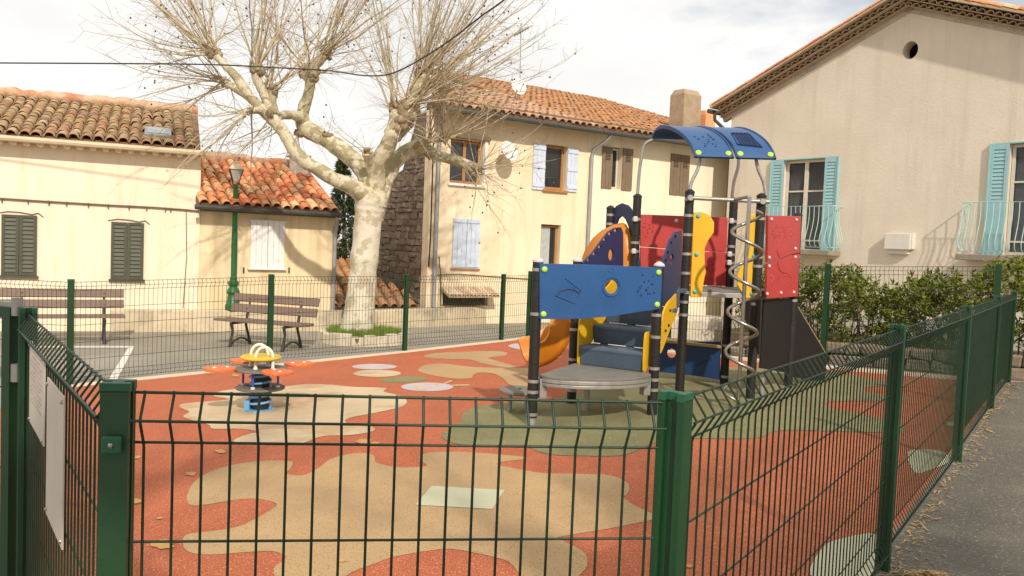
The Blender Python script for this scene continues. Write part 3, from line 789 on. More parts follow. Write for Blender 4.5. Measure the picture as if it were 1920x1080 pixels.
# white flue box with zinc skirt on the roof
Nn = F1b.U.cross(S1b); Nn = Nn if Nn.z > 0 else -Nn
cc = o1b + F1b.U * (F1b.uz(562, 330, -1.5)[0]) + S1b * (len1b - 0.45)
s_ = MB(); s_.box(cc + UP * 0.12, (0.30, 0.42, 0.46), F1b.U, F1b.N, UP); ch = s_.build('chimney', M['shutter_white'], sh, bevel=0.01)
s_ = MB(); s_.box(cc + UP * 0.37, (0.42, 0.5, 0.04), F1b.U, F1b.N, UP); s_.build('chimney_cap', M['concrete'], ch)

# ================================================================== LOW WALL ALONG THE ROAD
def lowwall(name, pts, h, t, label):
    mb = MB()
    n = len(pts)
    for a, b in zip(pts[:-1], pts[1:]):
        d = (b - a); d.z = 0; d.normalize(); nrm = Vector((-d.y, d.x, 0))
        for i in range(6):
            p = a.lerp(b, i / 6); q = a.lerp(b, (i + 1) / 6)
            mb.hexa(p - UP * 0.4, q - UP * 0.4, q + nrm * t - UP * 0.4, p + nrm * t - UP * 0.4, p + nrm * 0.02 + UP * h, q + nrm * 0.02 + UP * h, q + nrm * t + UP * h, p + nrm * t + UP * h)
    o = mb.build(name, M['plinth']); tag(o, label, 'wall')
    return o
lwA = F1.P(F1.uz(208, 600)[0], -0.45, 0.22); 
lwB = F1.P(F1.uz(632, 600)[0], -0.45, 0.22)
pm = HZ(850, 611, -0.45); pn = HZ(1010, 601, -0.45)
lwall = lowwall('low_wall', [lwA, lwB, pm, pm.lerp(pn, 2.6)], 0.42, 0.28, 'low stained rendered wall running along the road below the houses')
lwall.modifiers.new('bevel', 'BEVEL').width = 0.02

# ================================================================== MIDDLE HOUSES
F2 = Frame((pm.x, pm.y), 56.2)
F2.o = F2.o - F2.N * 0.28
ua = F2.uz(801, 500)[0]; ub = F2.uz(1098, 400)[0]; uc = ub + 7.8
zA = F2.uz(950, 224)[1]
ha = thing('village_house', 'cream two storey house with pale blue shutters and rubble stone side wall', 'house', F2.P(ua, -0.4))
hb = thing('village_house', 'cream two storey house with brown shutters and a long orange tile roof', 'house', F2.P(ub, -0.4))
wa1 = rect(F2, 844, 262, 906, 345); wa2 = rect(F2, 1021, 272, 1062, 356); wa3 = rect(F2, 1013, 421, 1050, 505); wa4 = rect(F2, 830, 548, 915, 573)
fwall(F2, rc(ua, ub, -0.6, zA), [rc(*wa1), rc(*wa2), rc(*wa3), rc(*wa4)], 0, 0.30, M['cream_mid'], 'wall', ha)
wb1 = rect(F2, 1146, 276, 1165, 355)
fwall(F2, rc(ub + 0.003, uc, -0.6, zA), [rc(*wb1)], 0.012, 0.30, M['cream_pale'], 'wall', hb)
DEPTH_A = 7.5
b_ = MB(); b_.fbox(F2, ua + 3.2, uc - 0.01, -0.6, zA - 0.02, -3.2, -0.9); b_.build('rear_block', M['dark_room'], hb)
# stone side wall of the first house
F2s = Frame((F2.P(ua, 0, 0).x, F2.P(ua, 0, 0).y), 56.2 - 90)     # u runs away from the road
SLm = math.atan(0.30)
S2 = (-F2.N * math.cos(SLm) + UP * math.sin(SLm))
o2 = F2.P(0, F2.uz(950, 214, 0.5)[1], 0.5)
lenA = fit_len(o2, F2.U, S2, F2.uz(960, 215)[0], lambda x: 159 + (x - 827) * 0.148)
lenB = fit_len(o2, F2.U, S2, F2.uz(1220, 250)[0], lambda x: 162 + (x - 999) * 0.1536)
lenB = max(lenB, lenA + 0.7)
sN = -F2.U
mb = MB()
hh = lenA * math.sin(SLm)
wq = lenA * math.cos(SLm)
sprof = [(0.302, zA - 0.02), (0.75, zA - 0.05), (1.45, 3.2), (3.4, 2.75)]
def stop_(q):
    for (a0, b0), (a1, b1) in zip(sprof[:-1], sprof[1:]):
        if q <= a1: return b0 + (b1 - b0) * max(q - a0, 0) / (a1 - a0)
    return 2.75
mb.plate([(0.302, -1.8), (3.4, -1.8)] + sprof[::-1], [], F2.P(ua, 0, 0), -F2.N, UP, F2.U, 0.28)
sw = mb.build('side_wall', M['mortar'], ha, fix=True)
mb = MB(); rg = random.Random(21)
z = -1.6
while z < zA:
    h = rg.uniform(0.10, 0.17); q = 0.31
    while q < 3.2:
        w = rg.uniform(0.14, 0.36)
        top = stop_(q + w) - 0.02
        if z + h < top:
            pr = rg.uniform(0.008, 0.04); g = 0.012
            c = F2.P(ua, z + h / 2, -(q + w / 2)) + sN * (pr / 2 - 0.01)
            a = rg.uniform(-0.02, 0.02)
            v0 = len(mb.v)
            mb.box(c, (w - 2 * g, h - 2 * g * 0.8, pr + 0.02), -F2.N, UP, sN)
            for k in range(v0, len(mb.v)):
                v = mb.v[k]; mb.v[k] = (v[0] + rg.gauss(0, 0.012), v[1] + rg.gauss(0, 0.012), v[2] + rg.gauss(0, 0.014))
        q += w
    z += h
mb.build('rubble_stones', M['rubble'], sw, kind='stuff')
def wopen(parent, F, w, m_, cols=1, rows=1, **k):
    return window_unit(parent, F, w[0] + 0.02, w[1] - 0.02, w[2] + 0.02, w[3] - 0.02, -0.13, m_, cols, rows, **k)
def sillpart(parent, F, w, m_, e=0.05):
    s_ = MB(); s_.fbox(F, w[0] - e, w[1] + e, w[2] - 0.06, w[2] - 0.002, -0.1, 0.07); s_.build('sill', m_, parent)
wopen(ha, F2, wa1, M['wood_window'], 2); sillpart(ha, F2, wa1, M['shutter_white'])
s_ = MB(); s_.fbox(F2, wa1[1] + 0.01, wa1[1] + 0.09, wa1[2] - 0.05, wa1[3] + 0.06, 0, 0.05); s_.build('window_trim', M['shutter_white'], ha)
s_ = MB(); s_.fbox(F2, wa1[0] - 0.04, wa1[1] + 0.14, wa1[3] + 0.02, wa1[3] + 0.1, 0, 0.10); s_.build('lintel', M['eave_wood'], ha)
wopen(ha, F2, wa2, M['wood_window'], 1); sillpart(ha, F2, wa2, M['wood_window'])
wopen(ha, F2, wa3, M['wood_window'], 1)
c_ = MB(); c_.fbox(F2, wa3[0] + 0.08, wa3[0] + (wa3[1] - wa3[0]) * 0.62, wa3[2] + 0.03, wa3[3] - 0.06, -0.155, -0.14); c_.build('curtain', M['curtain'], ha)
wopen(ha, F2, wa4, M['eave_wood'], 2)
# blue shutters folded open either side
q = rect(F2, 998, 269, 1021, 356); plank_shutter(ha, F2, q[0], q[1], q[2], q[3], 0.012, M['shutter_blue'], 3, (0.1, 0.5, 0.9))
q = rect(F2, 1062, 277, 1082, 360); plank_shutter(ha, F2, q[0], q[1], q[2], q[3], 0.012, M['shutter_blue'], 3, (0.1, 0.5, 0.9))
q = rect(F2, 848, 410, 898, 503); um = (q[0] + q[1]) / 2
plank_shutter(ha, F2, q[0], um - 0.004, q[2], q[3], 0.012, M['shutter_blue'], 3, (0.06, 0.95))
plank_shutter(ha, F2, um + 0.004, q[1], q[2], q[3], 0.012, M['shutter_blue'], 3, (0.06, 0.95))
s_ = MB(); s_.fbox(F2, q[0] - 0.03, q[1] + 0.03, q[2] - 0.04, q[2] - 0.004, 0, 0.05); s_.build('sill', M['wood_window'], ha)
# brown shutters
q = rect(F2, 1127, 275, 1146, 353); plank_shutter(hb, F2, q[0], q[1], q[2], q[3], 0.026, M['shutter_brown'], 3, (), vents=True)
q = rect(F2, 1165, 279, 1184, 357); plank_shutter(hb, F2, q[0], q[1], q[2], q[3], 0.026, M['shutter_brown'], 3, (), vents=True)
wopen(hb, F2, wb1, M['window_white'], 1)
q = rect(F2, 1255, 290, 1290, 366); um = (q[0] + q[1]) / 2
plank_shutter(hb, F2, q[0], um - 0.004, q[2], q[3], 0.026, M['shutter_brown'], 3, (), vents=True)
plank_shutter(hb, F2, um + 0.004, q[1], q[2], q[3], 0.026, M['shutter_brown'], 3, (), vents=True)
# roofs, gutters, pipes
best = (1e9, 0)
for k in range(-200, 1200):
    e = abs(proj(o2 + F2.U * (ua + k / 100) + S2 * lenB)[0] - 990)
    if e < best[0]: best = (e, ua + k / 100)
ubr = best[1] - 0.5
best = (1e9, 0)
for k in range(-40, 120):
    e = abs(proj(o2 + F2.U * (ua - 0.12 + k / 100 * lenA) + S2 * lenA)[0] - 806)
    if e < best[0]: best = (e, k / 100)
K2 = best[1]
roof_slope(ha, o2, F2.U, S2, ua - 0.12, ub, lenA, M['tile_mid'], M['tile_bed'], spacing=0.22, expo=0.33, rng=random.Random(8), k0=K2)
roof_slope(hb, o2, F2.U, S2, ub + 0.004, uc, lenB, M['tile_orange'], M['tile_bed'], spacing=0.22, expo=0.33, rng=random.Random(9))
o2b = o2 + S2 * lenA
roof_slope(hb, o2b, F2.U, S2, ubr + 0.5, ub, lenB - lenA, M['tile_orange'], M['tile_bed'], spacing=0.22, expo=0.33, rng=random.Random(10), limit=0)
w_ = MB(); w_.hexa(*[o2b + F2.U * (ubr + 0.5 - q) + S2 * s - UP * d for q, s, d in ((0, 0, .9), (.06, 0, .9), (.06, lenB - lenA, .9), (0, lenB - lenA, .9), (0, 0, .1), (.06, 0, .1), (.06, lenB - lenA, .1), (0, lenB - lenA, .1))]); w_.build('verge_wall', M['mortar'], hb, fix=True)
w_ = MB(); w_.fbox(F2, ua, ub, zA - 0.005, zA + 0.22, -0.29, 0.30); w_.build('eave_board', M['eave_wood'], ha)
w_ = MB(); w_.fbox(F2, ub + 0.003, uc, zA - 0.005, zA + 0.22, -0.29, 0.30); w_.build('eave_board', M['eave_wood'], hb)
zg = o2.z - 0.08
w_ = MB(); w_.tube([F2.P(ua - 0.1, zg, 0.55), F2.P(ub - 0.02, zg - 0.02, 0.55)], 0.06, 8); w_.build('gutter', M['gutter_dark'], ha, smooth=40)
w_ = MB(); w_.tube([F2.P(ub + 0.01, zg - 0.02, 0.55), F2.P(uc, zg, 0.55)], 0.06, 8); w_.build('gutter', M['gutter_dark'], hb, smooth=40)
ud = ub + 0.06
w_ = MB(); w_.tube([F2.P(ud + 0.25, zg - 0.04, 0.53), F2.P(ud + 0.2, zg - 0.2, 0.42), F2.P(ud + 0.05, zg - 0.42, 0.1), F2.P(ud, zg - 0.62, 0.08), F2.P(ud, -0.05, 0.08)], 0.05, 8); w_.build('downpipe', M['zinc_pipe'], hb, smooth=50)
w_ = MB(); up = ua + 0.16; w_.tube([F2.P(up, zA - 0.1, 0.07), F2.P(up, -0.02, 0.07)], 0.05, 8); dp = w_.build('downpipe', M['zinc_pipe'], ha, smooth=50)
w_ = MB(); w_.tube([F2.P(up - 0.12, zA - 0.6, 0.02), F2.P(up - 0.11, 1.6, 0.02), F2.P(up - 0.13, 0.9, 0.02)], 0.016, 6); w_.build('wall_cable', M['cable'], ha)
w_ = MB(); w_.tube([F2.P(up + 0.14, 1.15, 0.02), F2.P(up + 0.15, 0.9, 0.03), F2.P(up + 0.18, 0.85, 0.03), F2.P(up + 0.2, 0.3, 0.03), F2.P(up + 0.22, 0.02, 0.03), F2.P(up + 1.2, 0.0, 0.03)], 0.012, 5); w_.build('wall_cable', M['wall_cable'], ha)
w_ = MB(); w_.tube([F2.P(*F2.uz(808, 516), 0.02), F2.P(*F2.uz(860, 514), 0.02), F2.P(*F2.uz(1000, 524), 0.02), F2.P(*F2.uz(1100, 532), 0.02)], 0.010, 5); w_.build('wall_cable', M['wall_cable'], ha)
# small tiled hood over the low opening
q = rect(F2, 825, 543, 920, 573)
hd = MB(); hd.hexa(F2.P(q[0], q[3] - 0.16, 0.42), F2.P(q[1], q[3] - 0.16, 0.42), F2.P(q[1], q[3] + 0.02, 0.0), F2.P(q[0], q[3] + 0.02, 0.0), F2.P(q[0], q[3] - 0.12, 0.42), F2.P(q[1], q[3] - 0.12, 0.42), F2.P(q[1], q[3] + 0.06, 0.0), F2.P(q[0], q[3] + 0.06, 0.0))
M['tile_pale'] = mat('tile_pale', (0, 0, 0), 0.9, 0.25, 7, 0.5, 40, isl=[(0.56, 0.43, 0.29), (0.62, 0.49, 0.34), (0.50, 0.36, 0.23), (0.58, 0.40, 0.27)])
hood = hd.build('tiled_hood', M['tile_pale'], ha)
me = tile_mesh('tile', M['tile_pale'], 0.05, 0.042, 0.46, 0.01, 6)
k = q[0] + 0.05
while k < q[1]:
    Y = (F2.P(0, 0.18, -0.42) - F2.P(0, 0, 0)).normalized(); X = F2.U; Z = X.cross(Y)
    if Z.z < 0: X = -X; Z = -Z
    mw = Matrix((X, Y, Z)).transposed().to_4x4(); mw.translation = F2.P(k, q[3] - 0.125, 0.45)
    put('tile', me, hood, mw); k += 0.105
# chimneys
def chimney(parent, px0, px1, pytop, depthn, m_, hgt):
    u0 = F2.uz(px0, 200, depthn)[0]; u1 = F2.uz(px1, 200, depthn)[0]; zt_ = F2.uz((px0 + px1) / 2, pytop, depthn)[1]
    mb = MB(); a = 0.06
    lo = [F2.P(u0, zt_ - hgt, depthn + 0.3), F2.P(u1, zt_ - hgt, depthn + 0.3), F2.P(u1, zt_ - hgt, depthn - 0.3), F2.P(u0, zt_ - hgt, depthn - 0.3)]
    hi = [F2.P(u0, zt_ - 0.16, depthn + 0.3), F2.P(u1, zt_ - 0.16, depthn + 0.3), F2.P(u1, zt_ - 0.16, depthn - 0.3), F2.P(u0, zt_ - 0.16, depthn - 0.3)]
    mb.hexa(*lo, *hi)
    tp = [F2.P(u0 + a, zt_, depthn + 0.2), F2.P(u1 - a, zt_, depthn + 0.2), F2.P(u1 - a, zt_, depthn - 0.2), F2.P(u0 + a, zt_, depthn - 0.2)]
    mb.hexa(*[p + UP * 0.001 for p in hi], *tp)
    return mb.build('chimney', m_, parent)
M['chimney'] = mat('chimney', (0.38, 0.29, 0.19), 0.95, 0.2, 4, 0.6, 20, stain=(0.26, 0.19, 0.12))
chimney(hb, 1269, 1301, 170, -1.6, M['chimney'], 1.9)
chimney(hb, 1311, 1329, 209, -1.9, M['tile_new'], 1.2)
# satellite dish fixed to the first house, another on its ridge, and an aerial
def dish(name, c, r, d, label, stub):
    t = thing(name, label, 'satellite dish', c)
    mb = MB(); prof = [(r * k / 6, 0.22 * r * (k / 6) ** 2) for k in range(1, 7)]
    mb.lathe(c, [(0.003, 0)] + prof, 24, d, cap=False)
    mb.lathe(c - d * 0.01, [(0.003, 0)] + prof, 24, d, cap=False)
    mb.build('reflector', M['shutter_white'], t, smooth=40)
    mb = MB(); mb.tube([c - UP * r * 0.9 + d * 0.05, c - UP * r * 0.25 + d * r * 1.1], 0.012, 5); mb.sphere(c - UP * r * 0.2 + d * r * 1.15, 0.035, 8, 5); mb.build('feed_arm', M['zinc_pipe'], t)
    mb = MB(); mb.tube([c - d * 0.01, c - d * 0.12, stub], 0.02, 6); mb.build('bracket', M['zinc_pipe'], t)
    return t
q = F2.uz(953, 284, 0.4); c = F2.P(q[0], q[1], 0.4)
dish('satellite_dish', c, 0.25, (F2.N * 0.9 + F2.U * 0.15 + UP * 0.35).normalized(), 'white satellite dish on the cream wall beside the upper window', F2.P(q[0], q[1] - 0.25, 0.0))
c = W(971, 163, 23.5)
dish('satellite_dish', c, 0.25, (F2.N * 0.95 + UP * 0.3).normalized(), 'white satellite dish standing on the roof ridge behind the branches', c - UP * 1.1 - F2.N * 0.05)
mt = MB(); a = W(975, 190, 23.8); b = W(977, 44, 23.8)
t = thing('television_aerial', 'thin rooftop television aerial with short yagi beam', 'aerial', a - UP * 0.6)
mt.tube([a - UP * 0.6, b], 0.017, 6); mt.build('mast', M['zinc_pipe'], t)
mt = MB(); p = W(965, 66, 23.8); q = W(990, 52, 23.8); mt.tube([p, q], 0.02, 6); 
for k in range(6):
    e = p.lerp(q, k / 5); mt.tube([e - F2.N * 0.2, e + F2.N * 0.2], 0.008, 4); mt.tube([e - UP * 0.06, e + UP * 0.06], 0.008, 4)
mt.build('beam', M['wall_cable'], t)
# lower building between the houses: only its roof clears the low wall
lr = thing('low_building', 'low outbuilding whose weathered orange tile roof shows above the low wall', 'building', F2.P(ua - 3, -1.5, -1))
F2c = Frame((F2.P(ua - 2.75, 0, -0.3).x, F2.P(ua - 2.75, 0, -0.3).y), 62)
Sc = (-F2c.N * math.cos(R(26)) + UP * math.sin(R(26)))
oc = F2c.P(0, -0.02, 0)
roof_slope(lr, oc, F2c.U, Sc, -1.1, 2.62, 2.2, M['tile_orange'], M['tile_bed'], spacing=0.23, expo=0.30, rng=random.Random(14), keep=lambda u, s: u < 2.7 - s * 0.62, slab=False)
b_ = MB(); b_.add([oc - F2c.U * 1.1, oc + F2c.U * 2.6, oc + F2c.U * 1.3 + Sc * 2.2, oc - F2c.U * 1.1 + Sc * 2.2], [(0, 1, 2, 3)]); b_.build('roof_slab', M['tile_bed'], lr)
b_ = MB(); b_.fbox(F2c, -1.0, 1.2, -1.6, -0.12, -2.2, -0.2); b_.build('wall', M['cream_yellow'], lr)

# ================================================================== HOUSE ON THE RIGHT (gable towards us)
p3 = W(1563, 380, 20.8)
F3 = Frame((p3.x, p3.y), 142.1)
gu0 = F3.uz(1366, 330)[0]
ap = F3.uz(1706, 14); ev = F3.uz(1372, 212); rs_ = F3.uz(1920, 46)
gu1 = ap[0] + (ap[0] - gu0) * 1.06
slopeL = (ap[1] - ev[1]) / (ap[0] - ev[0])
slopeR = slopeL * 0.96
zr = ap[1] - (gu1 - ap[0]) * slopeR
zl = ap[1] - (ap[0] - gu0) * slopeL
rh = thing('gabled_house', 'large taupe rendered house with turquoise shutters and balconies seen gable on', 'house', F3.P(gu0, 0))
D1 = rect(F3, 1467, 299, 1544, 472); D2 = (F3.uz(1888, 370)[0], F3.uz(1888, 370)[0] + (D1[1] - D1[0]), F3.uz(1870, 478)[1], F3.uz(1870, 271)[1])
oc_ = F3.uz(1707, 94); orad = 0.19
ocul = [(oc_[0] + orad * 0.95 * math.cos(2 * math.pi * k / 24), oc_[1] + orad * 1.08 * math.sin(2 * math.pi * k / 24)) for k in range(24)]
fwall(F3, [(gu0, -0.8), (gu1, -0.8), (gu1, zr), (ap[0], ap[1]), (gu0, zl)], [rc(*D1), rc(*D2), ocul], 0, 0.32, M['taupe'], 'gable_wall', rh)
b_ = MB(); b_.fbox(F3, gu0, gu0 + 0.3, -0.8, zl - 0.05, -8, -0.325); b_.build('side_wall', M['taupe'], rh)
b_ = MB(); b_.fbox(F3, gu1 - 0.3, gu1, -0.8, zr - 0.05, -8, -0.325); b_.build('side_wall', M['taupe'], rh)
b_ = MB(); b_.fbox(F3, oc_[0] - 0.4, oc_[0] + 0.4, oc_[1] - 0.4, oc_[1] + 0.4, -0.7, -0.6); b_.build('dark_interior', M['dark_room'], rh)
OV = 0.48
for sgn, ue, sl_, nm in ((-1, gu0, slopeL, 'left'), (1, gu1, slopeR, 'right')):
    al = math.atan(sl_); ca, sa = math.cos(al), math.sin(al)
    ln = abs(ue - ap[0]) / ca + 0.42
    D = F3.U * (sgn * ca) - UP * sa                 # down the slope
    Nr = F3.U * (sgn * sa) + UP * ca
    A = F3.P(ap[0], ap[1] + 0.26, 0)
    mb = MB()
    mb.hexa(A + F3.N * OV, A + F3.N * OV + D * ln, A - F3.N * 8 + D * ln, A - F3.N * 8, A + F3.N * OV + Nr * 0.05, A + F3.N * OV + D * ln + Nr * 0.05, A - F3.N * 8 + D * ln + Nr * 0.05, A - F3.N * 8 + Nr * 0.05)
    roof = mb.build('roof_slope', M['tile_genoise'], rh, fix=True)
    # verge tiles lying along the gable edge
    me = tile_mesh('verge_tile', M['tile_new'], 0.095, 0.078, 0.42, 0.014, 7)
    Y = (-D + Nr * 0.04).normalized(); X = F3.N; Z = X.cross(Y)
    if Z.dot(Nr) < 0: X = -X; Z = -Z
    nt_ = int(ln / 0.33)
    for row in range(3):
        for k in range(nt_):
            mw = Matrix((X, Y, Z)).transposed().to_4x4()
            mw.translation = A + F3.N * (OV - 0.08 - row * 0.21) + D * (ln - k * 0.33) + Nr * (0.055 + random.uniform(0, 0.012))
            put('verge_tile', me, roof, mw)
    # genoise: two rows of tile ends under the verge
    me = tile_mesh('genoise_tile', M['tile_genoise'], 0.088, 0.082, 0.5, 0.016, 7)
    for row, (outn, drop) in enumerate(((0.36, 0.10), (0.20, 0.215))):
        step = 0.185
        n_ = int(ln / step)
        for k in range(n_):
            Xg = D; Yg = -F3.N; Zg = Nr
            mw = Matrix((Xg, Yg, Zg)).transposed().to_4x4()
            mw.translation = A + F3.N * outn + D * (0.06 + k * step + (0.09 if row else 0)) - Nr * drop
            put('genoise_tile', me, roof, mw)
        mb = MB(); c0 = A + F3.N * (outn - 0.05) - Nr * (drop + 0.002); 
        mb.hexa(c0 - Nr * 0.018, c0 + D * ln - Nr * 0.018, c0 + D * ln - Nr * 0.018 - F3.N * (outn - 0.06), c0 - Nr * 0.018 - F3.N * (outn - 0.06), c0 - Nr * 0.003, c0 + D * ln - Nr * 0.003, c0 + D * ln - Nr * 0.003 - F3.N * (outn - 0.06), c0 - Nr * 0.003 - F3.N * (outn - 0.06))
        mb.build('genoise_course', M['tile_genoise'], roof, fix=True)
    mb = MB(); c0 = A - Nr * 0.03; mb.hexa(c0 + F3.N * 0.02 - Nr * 0.33, c0 + D * ln + F3.N * 0.02 - Nr * 0.33, c0 + D * ln - F3.N * 0.1 - Nr * 0.33, c0 - F3.N * 0.1 - Nr * 0.33, c0 + F3.N * 0.02, c0 + D * ln + F3.N * 0.02, c0 + D * ln - F3.N * 0.1, c0 - F3.N * 0.1)
    mb.build('genoise_fill', M['concrete'], roof, fix=True)
# gutter end and bent downpipe at the left eave
eL = F3.P(gu0, zl, 0)
w_ = MB(); w_.tube([eL - F3.U * 0.42 + UP * 0.03 + F3.N * 0.5, eL - F3.U * 0.42 + UP * 0.03 - F3.N * 8], 0.065, 8); w_.build('gutter', M['gutter_dark'], rh, smooth=40)
w_ = MB(); w_.tube([eL - F3.U * 0.36 + UP * 0.0 + F3.N * 0.3, eL - F3.U * 0.36 - UP * 0.2 + F3.N * 0.28, eL - F3.U * 0.22 - UP * 0.42 + F3.N * 0.05, eL - F3.U * 0.06 - UP * 0.52 - F3.N * 0.1, eL - F3.U * 0.06 - UP * 4 - F3.N * 0.1], 0.048, 8); w_.build('downpipe', M['gutter_dark'], rh, smooth=50)
def french_window(D, label=None):
    u0, u1, z0, z1 = D
    w = window_unit(rh, F3, u0 + 0.01, u1 - 0.01, z0 + 0.01, z1 - 0.01, -0.10, M['window_white'], 2, [0.12, 0.66], fr=0.065, back=False)
    p = MB(); p.fbox(F3, u0 + 0.1, u1 - 0.1, z0 + 0.05, z1 - 0.1, -0.17, -0.16); p.build('net_curtain', M['curtain'], w)
    p = MB(); p.fbox(F3, u0 - 0.1, u1 + 0.1, z0 - 0.1, z1 + 0.1, -0.6, -0.55); p.build('dark_interior', M['dark_room'], w)
    p = MB(); p.fbox(F3, u0 - 0.02, u1 + 0.02, z1 + 0.0, z1 + 0.03, -0.01, 0.05); p.build('lintel_strip', M['shutter_turq'], rh)
    for q in (0, 1):
        # two-leaf shutter folded against the side of the opening
        a, b = ((u0 - 0.36, u0 - 0.005) if q == 0 else (u1 + 0.005, u1 + 0.36))
        o = louvre_shutter(rh, F3, a, b, z0 - 0.04, z1 + 0.02, 0.02, M['shutter_turq'], 13, lo=0.48, hi=0.97)
        e = MB(); e.fbox(F3, (a - 0.03) if q == 0 else (b), (a) if q == 0 else (b + 0.03), z0 - 0.04, z1 + 0.02, 0.0, 0.075); e.build('outer_leaf', M['shutter_turq'], rh)
M['pane_clear'] = glass('pane_clear', (0.05, 0.05, 0.055), 0.04, alpha=0.45)
M['pane'] = M['pane_clear']
french_window(D1); french_window(D2)
def balcony(D, zs, zrail, wide):
    u0, u1 = D[0] - wide, D[1] + wide
    dep = 0.40
    s_ = MB(); s_.fbox(F3, u0 - 0.02, u1 + 0.02, zs - 0.13, zs, 0.0, dep + 0.14); sl_ = s_.build('balcony_slab', M['balcony_slab'], rh, bevel=0.015)
    rl = MB()
    for z in (zrail, zs + 0.07):
        ex = 0.0 if z == zrail else 0.02
        rl.tube([F3.P(u0, z, 0.0), F3.P(u0 - ex, z, dep + ex), F3.P(u1 + ex, z, dep + ex), F3.P(u1, z, 0.0)], 0.016 if z == zrail else 0.011, 6)
    r_ = rl.build('balcony_railing', M['rail_turq'], rh, smooth=40)
    def bar(base, outd):
        h = zrail - zs - 0.07
        prof = [(0.0, 1.0), (-0.012, 0.85), (-0.008, 0.68), (0.025, 0.5), (0.085, 0.32), (0.125, 0.17), (0.10, 0.06), (0.02, 0.0)]
        b = MB(); b.tube([base + outd * x + UP * (zs + 0.07 + t * h) for x, t in prof], 0.0085, 6); b.build('baluster', M['rail_turq'], r_, smooth=60)
    n_ = max(int((u1 - u0) / 0.125), 2)
    for k in range(n_ + 1):
        bar(F3.P(u0 + (u1 - u0) * k / n_, 0, dep), F3.N)
    for k in range(1, 4):
        bar(F3.P(u0, 0, dep * k / 4), -F3.U); bar(F3.P(u1, 0, dep * k / 4), F3.U)
balcony(D1, F3.uz(1560, 470)[1], F3.uz(1560, 386, 0.4)[1], 0.52)
balcony(D2, F3.uz(1850, 478)[1], F3.uz(1850, 379, 0.4)[1], 0.72)
q = rect(F3, 1666, 438, 1714, 468)
s_ = MB(); s_.fbox(F3, q[0], q[1], q[2], q[3], 0, 0.20); vb = s_.build('vent_box', M['white_box'], rh, bevel=0.012)
s_ = MB(); s_.fbox(F3, q[0] + 0.05, q[1] - 0.08, q[2] - 0.10, q[2] - 0.004, 0, 0.12); s_.build('vent_base', M['white_box'], vb)
s_ = MB(); s_.fbox(F3, q[1] - 0.03, q[1] + 0.03, q[2] + 0.02, q[3] + 0.02, 0.0, 0.16); s_.build('vent_flange', M['white_box'], vb)

# ================================================================== HEDGE, STONE WALL, BLOCK
hd0, hd1 = Vector((3.75, 12.35)), Vector((7.6, 8.9))
hdir = (hd1 - hd0).normalized(); hn = Vector((hdir.y, -hdir.x))
if hn.y > 0: hn = -hn
stone_wall = thing('stone_wall', 'low dry stone retaining wall at the foot of the green hedge', 'wall', (hd0.x, hd0.y, 0))
rg = random.Random(4)
L_ = (hd1 - hd0).length + 0.6
for course in range(2):
    q = -0.2 + 0.1 * course
    while q < L_:
        w = rg.uniform(0.18, 0.42); h = 0.15
        p = hd0 + hdir * (q + w / 2) + hn * (0.42 - course * 0.03 + rg.uniform(-0.02, 0.02))
        z = gz(p.x, p.y) + 0.06 + course * h
        mb = MB(); mb.box((p.x, p.y, z), (w - 0.02, 0.24, h - 0.015), Vector((hdir.x, hdir.y, 0)), Vector((hn.x, hn.y, 0)), UP)
        mb.v = [(v[0] + rg.gauss(0, 0.014), v[1] + rg.gauss(0, 0.014), v[2] + rg.gauss(0, 0.012)) for v in mb.v]
        mb.build('stone', M['wall_stone'], stone_wall, bevel=0.025)
        q += w
mb = MB(); c = hd0.lerp(hd1, 0.5) - hn * 0.55; mb.box((c.x, c.y, 0.05), (L_ + 0.6, 1.7, 0.55), Vector((hdir.x, hdir.y, 0)), Vector((hn.x, hn.y, 0)), UP); mb.build('soil_bed', M['soil'], stone_wall)
hedge = thing('hedge', 'loose green laurel hedge behind the back fence below the balconies', 'hedge', (hd0.x, hd0.y, 0.4))
rg = random.Random(6)
stm = MB(); lf = MB()
def leaf(mb, c, d, w, l, nrm):
    s_ = d.cross(nrm)
    if s_.length < 1e-4: s_ = d.orthogonal()
    s_ = s_.normalized() * w; u = s_.cross(d).normalized() * (l * 0.12)
    mb.add([c, c + d * l * 0.45 + s_ - u, c + d * l, c + d * l * 0.45 - s_ - u], [(0, 1, 2), (0, 2, 3)])
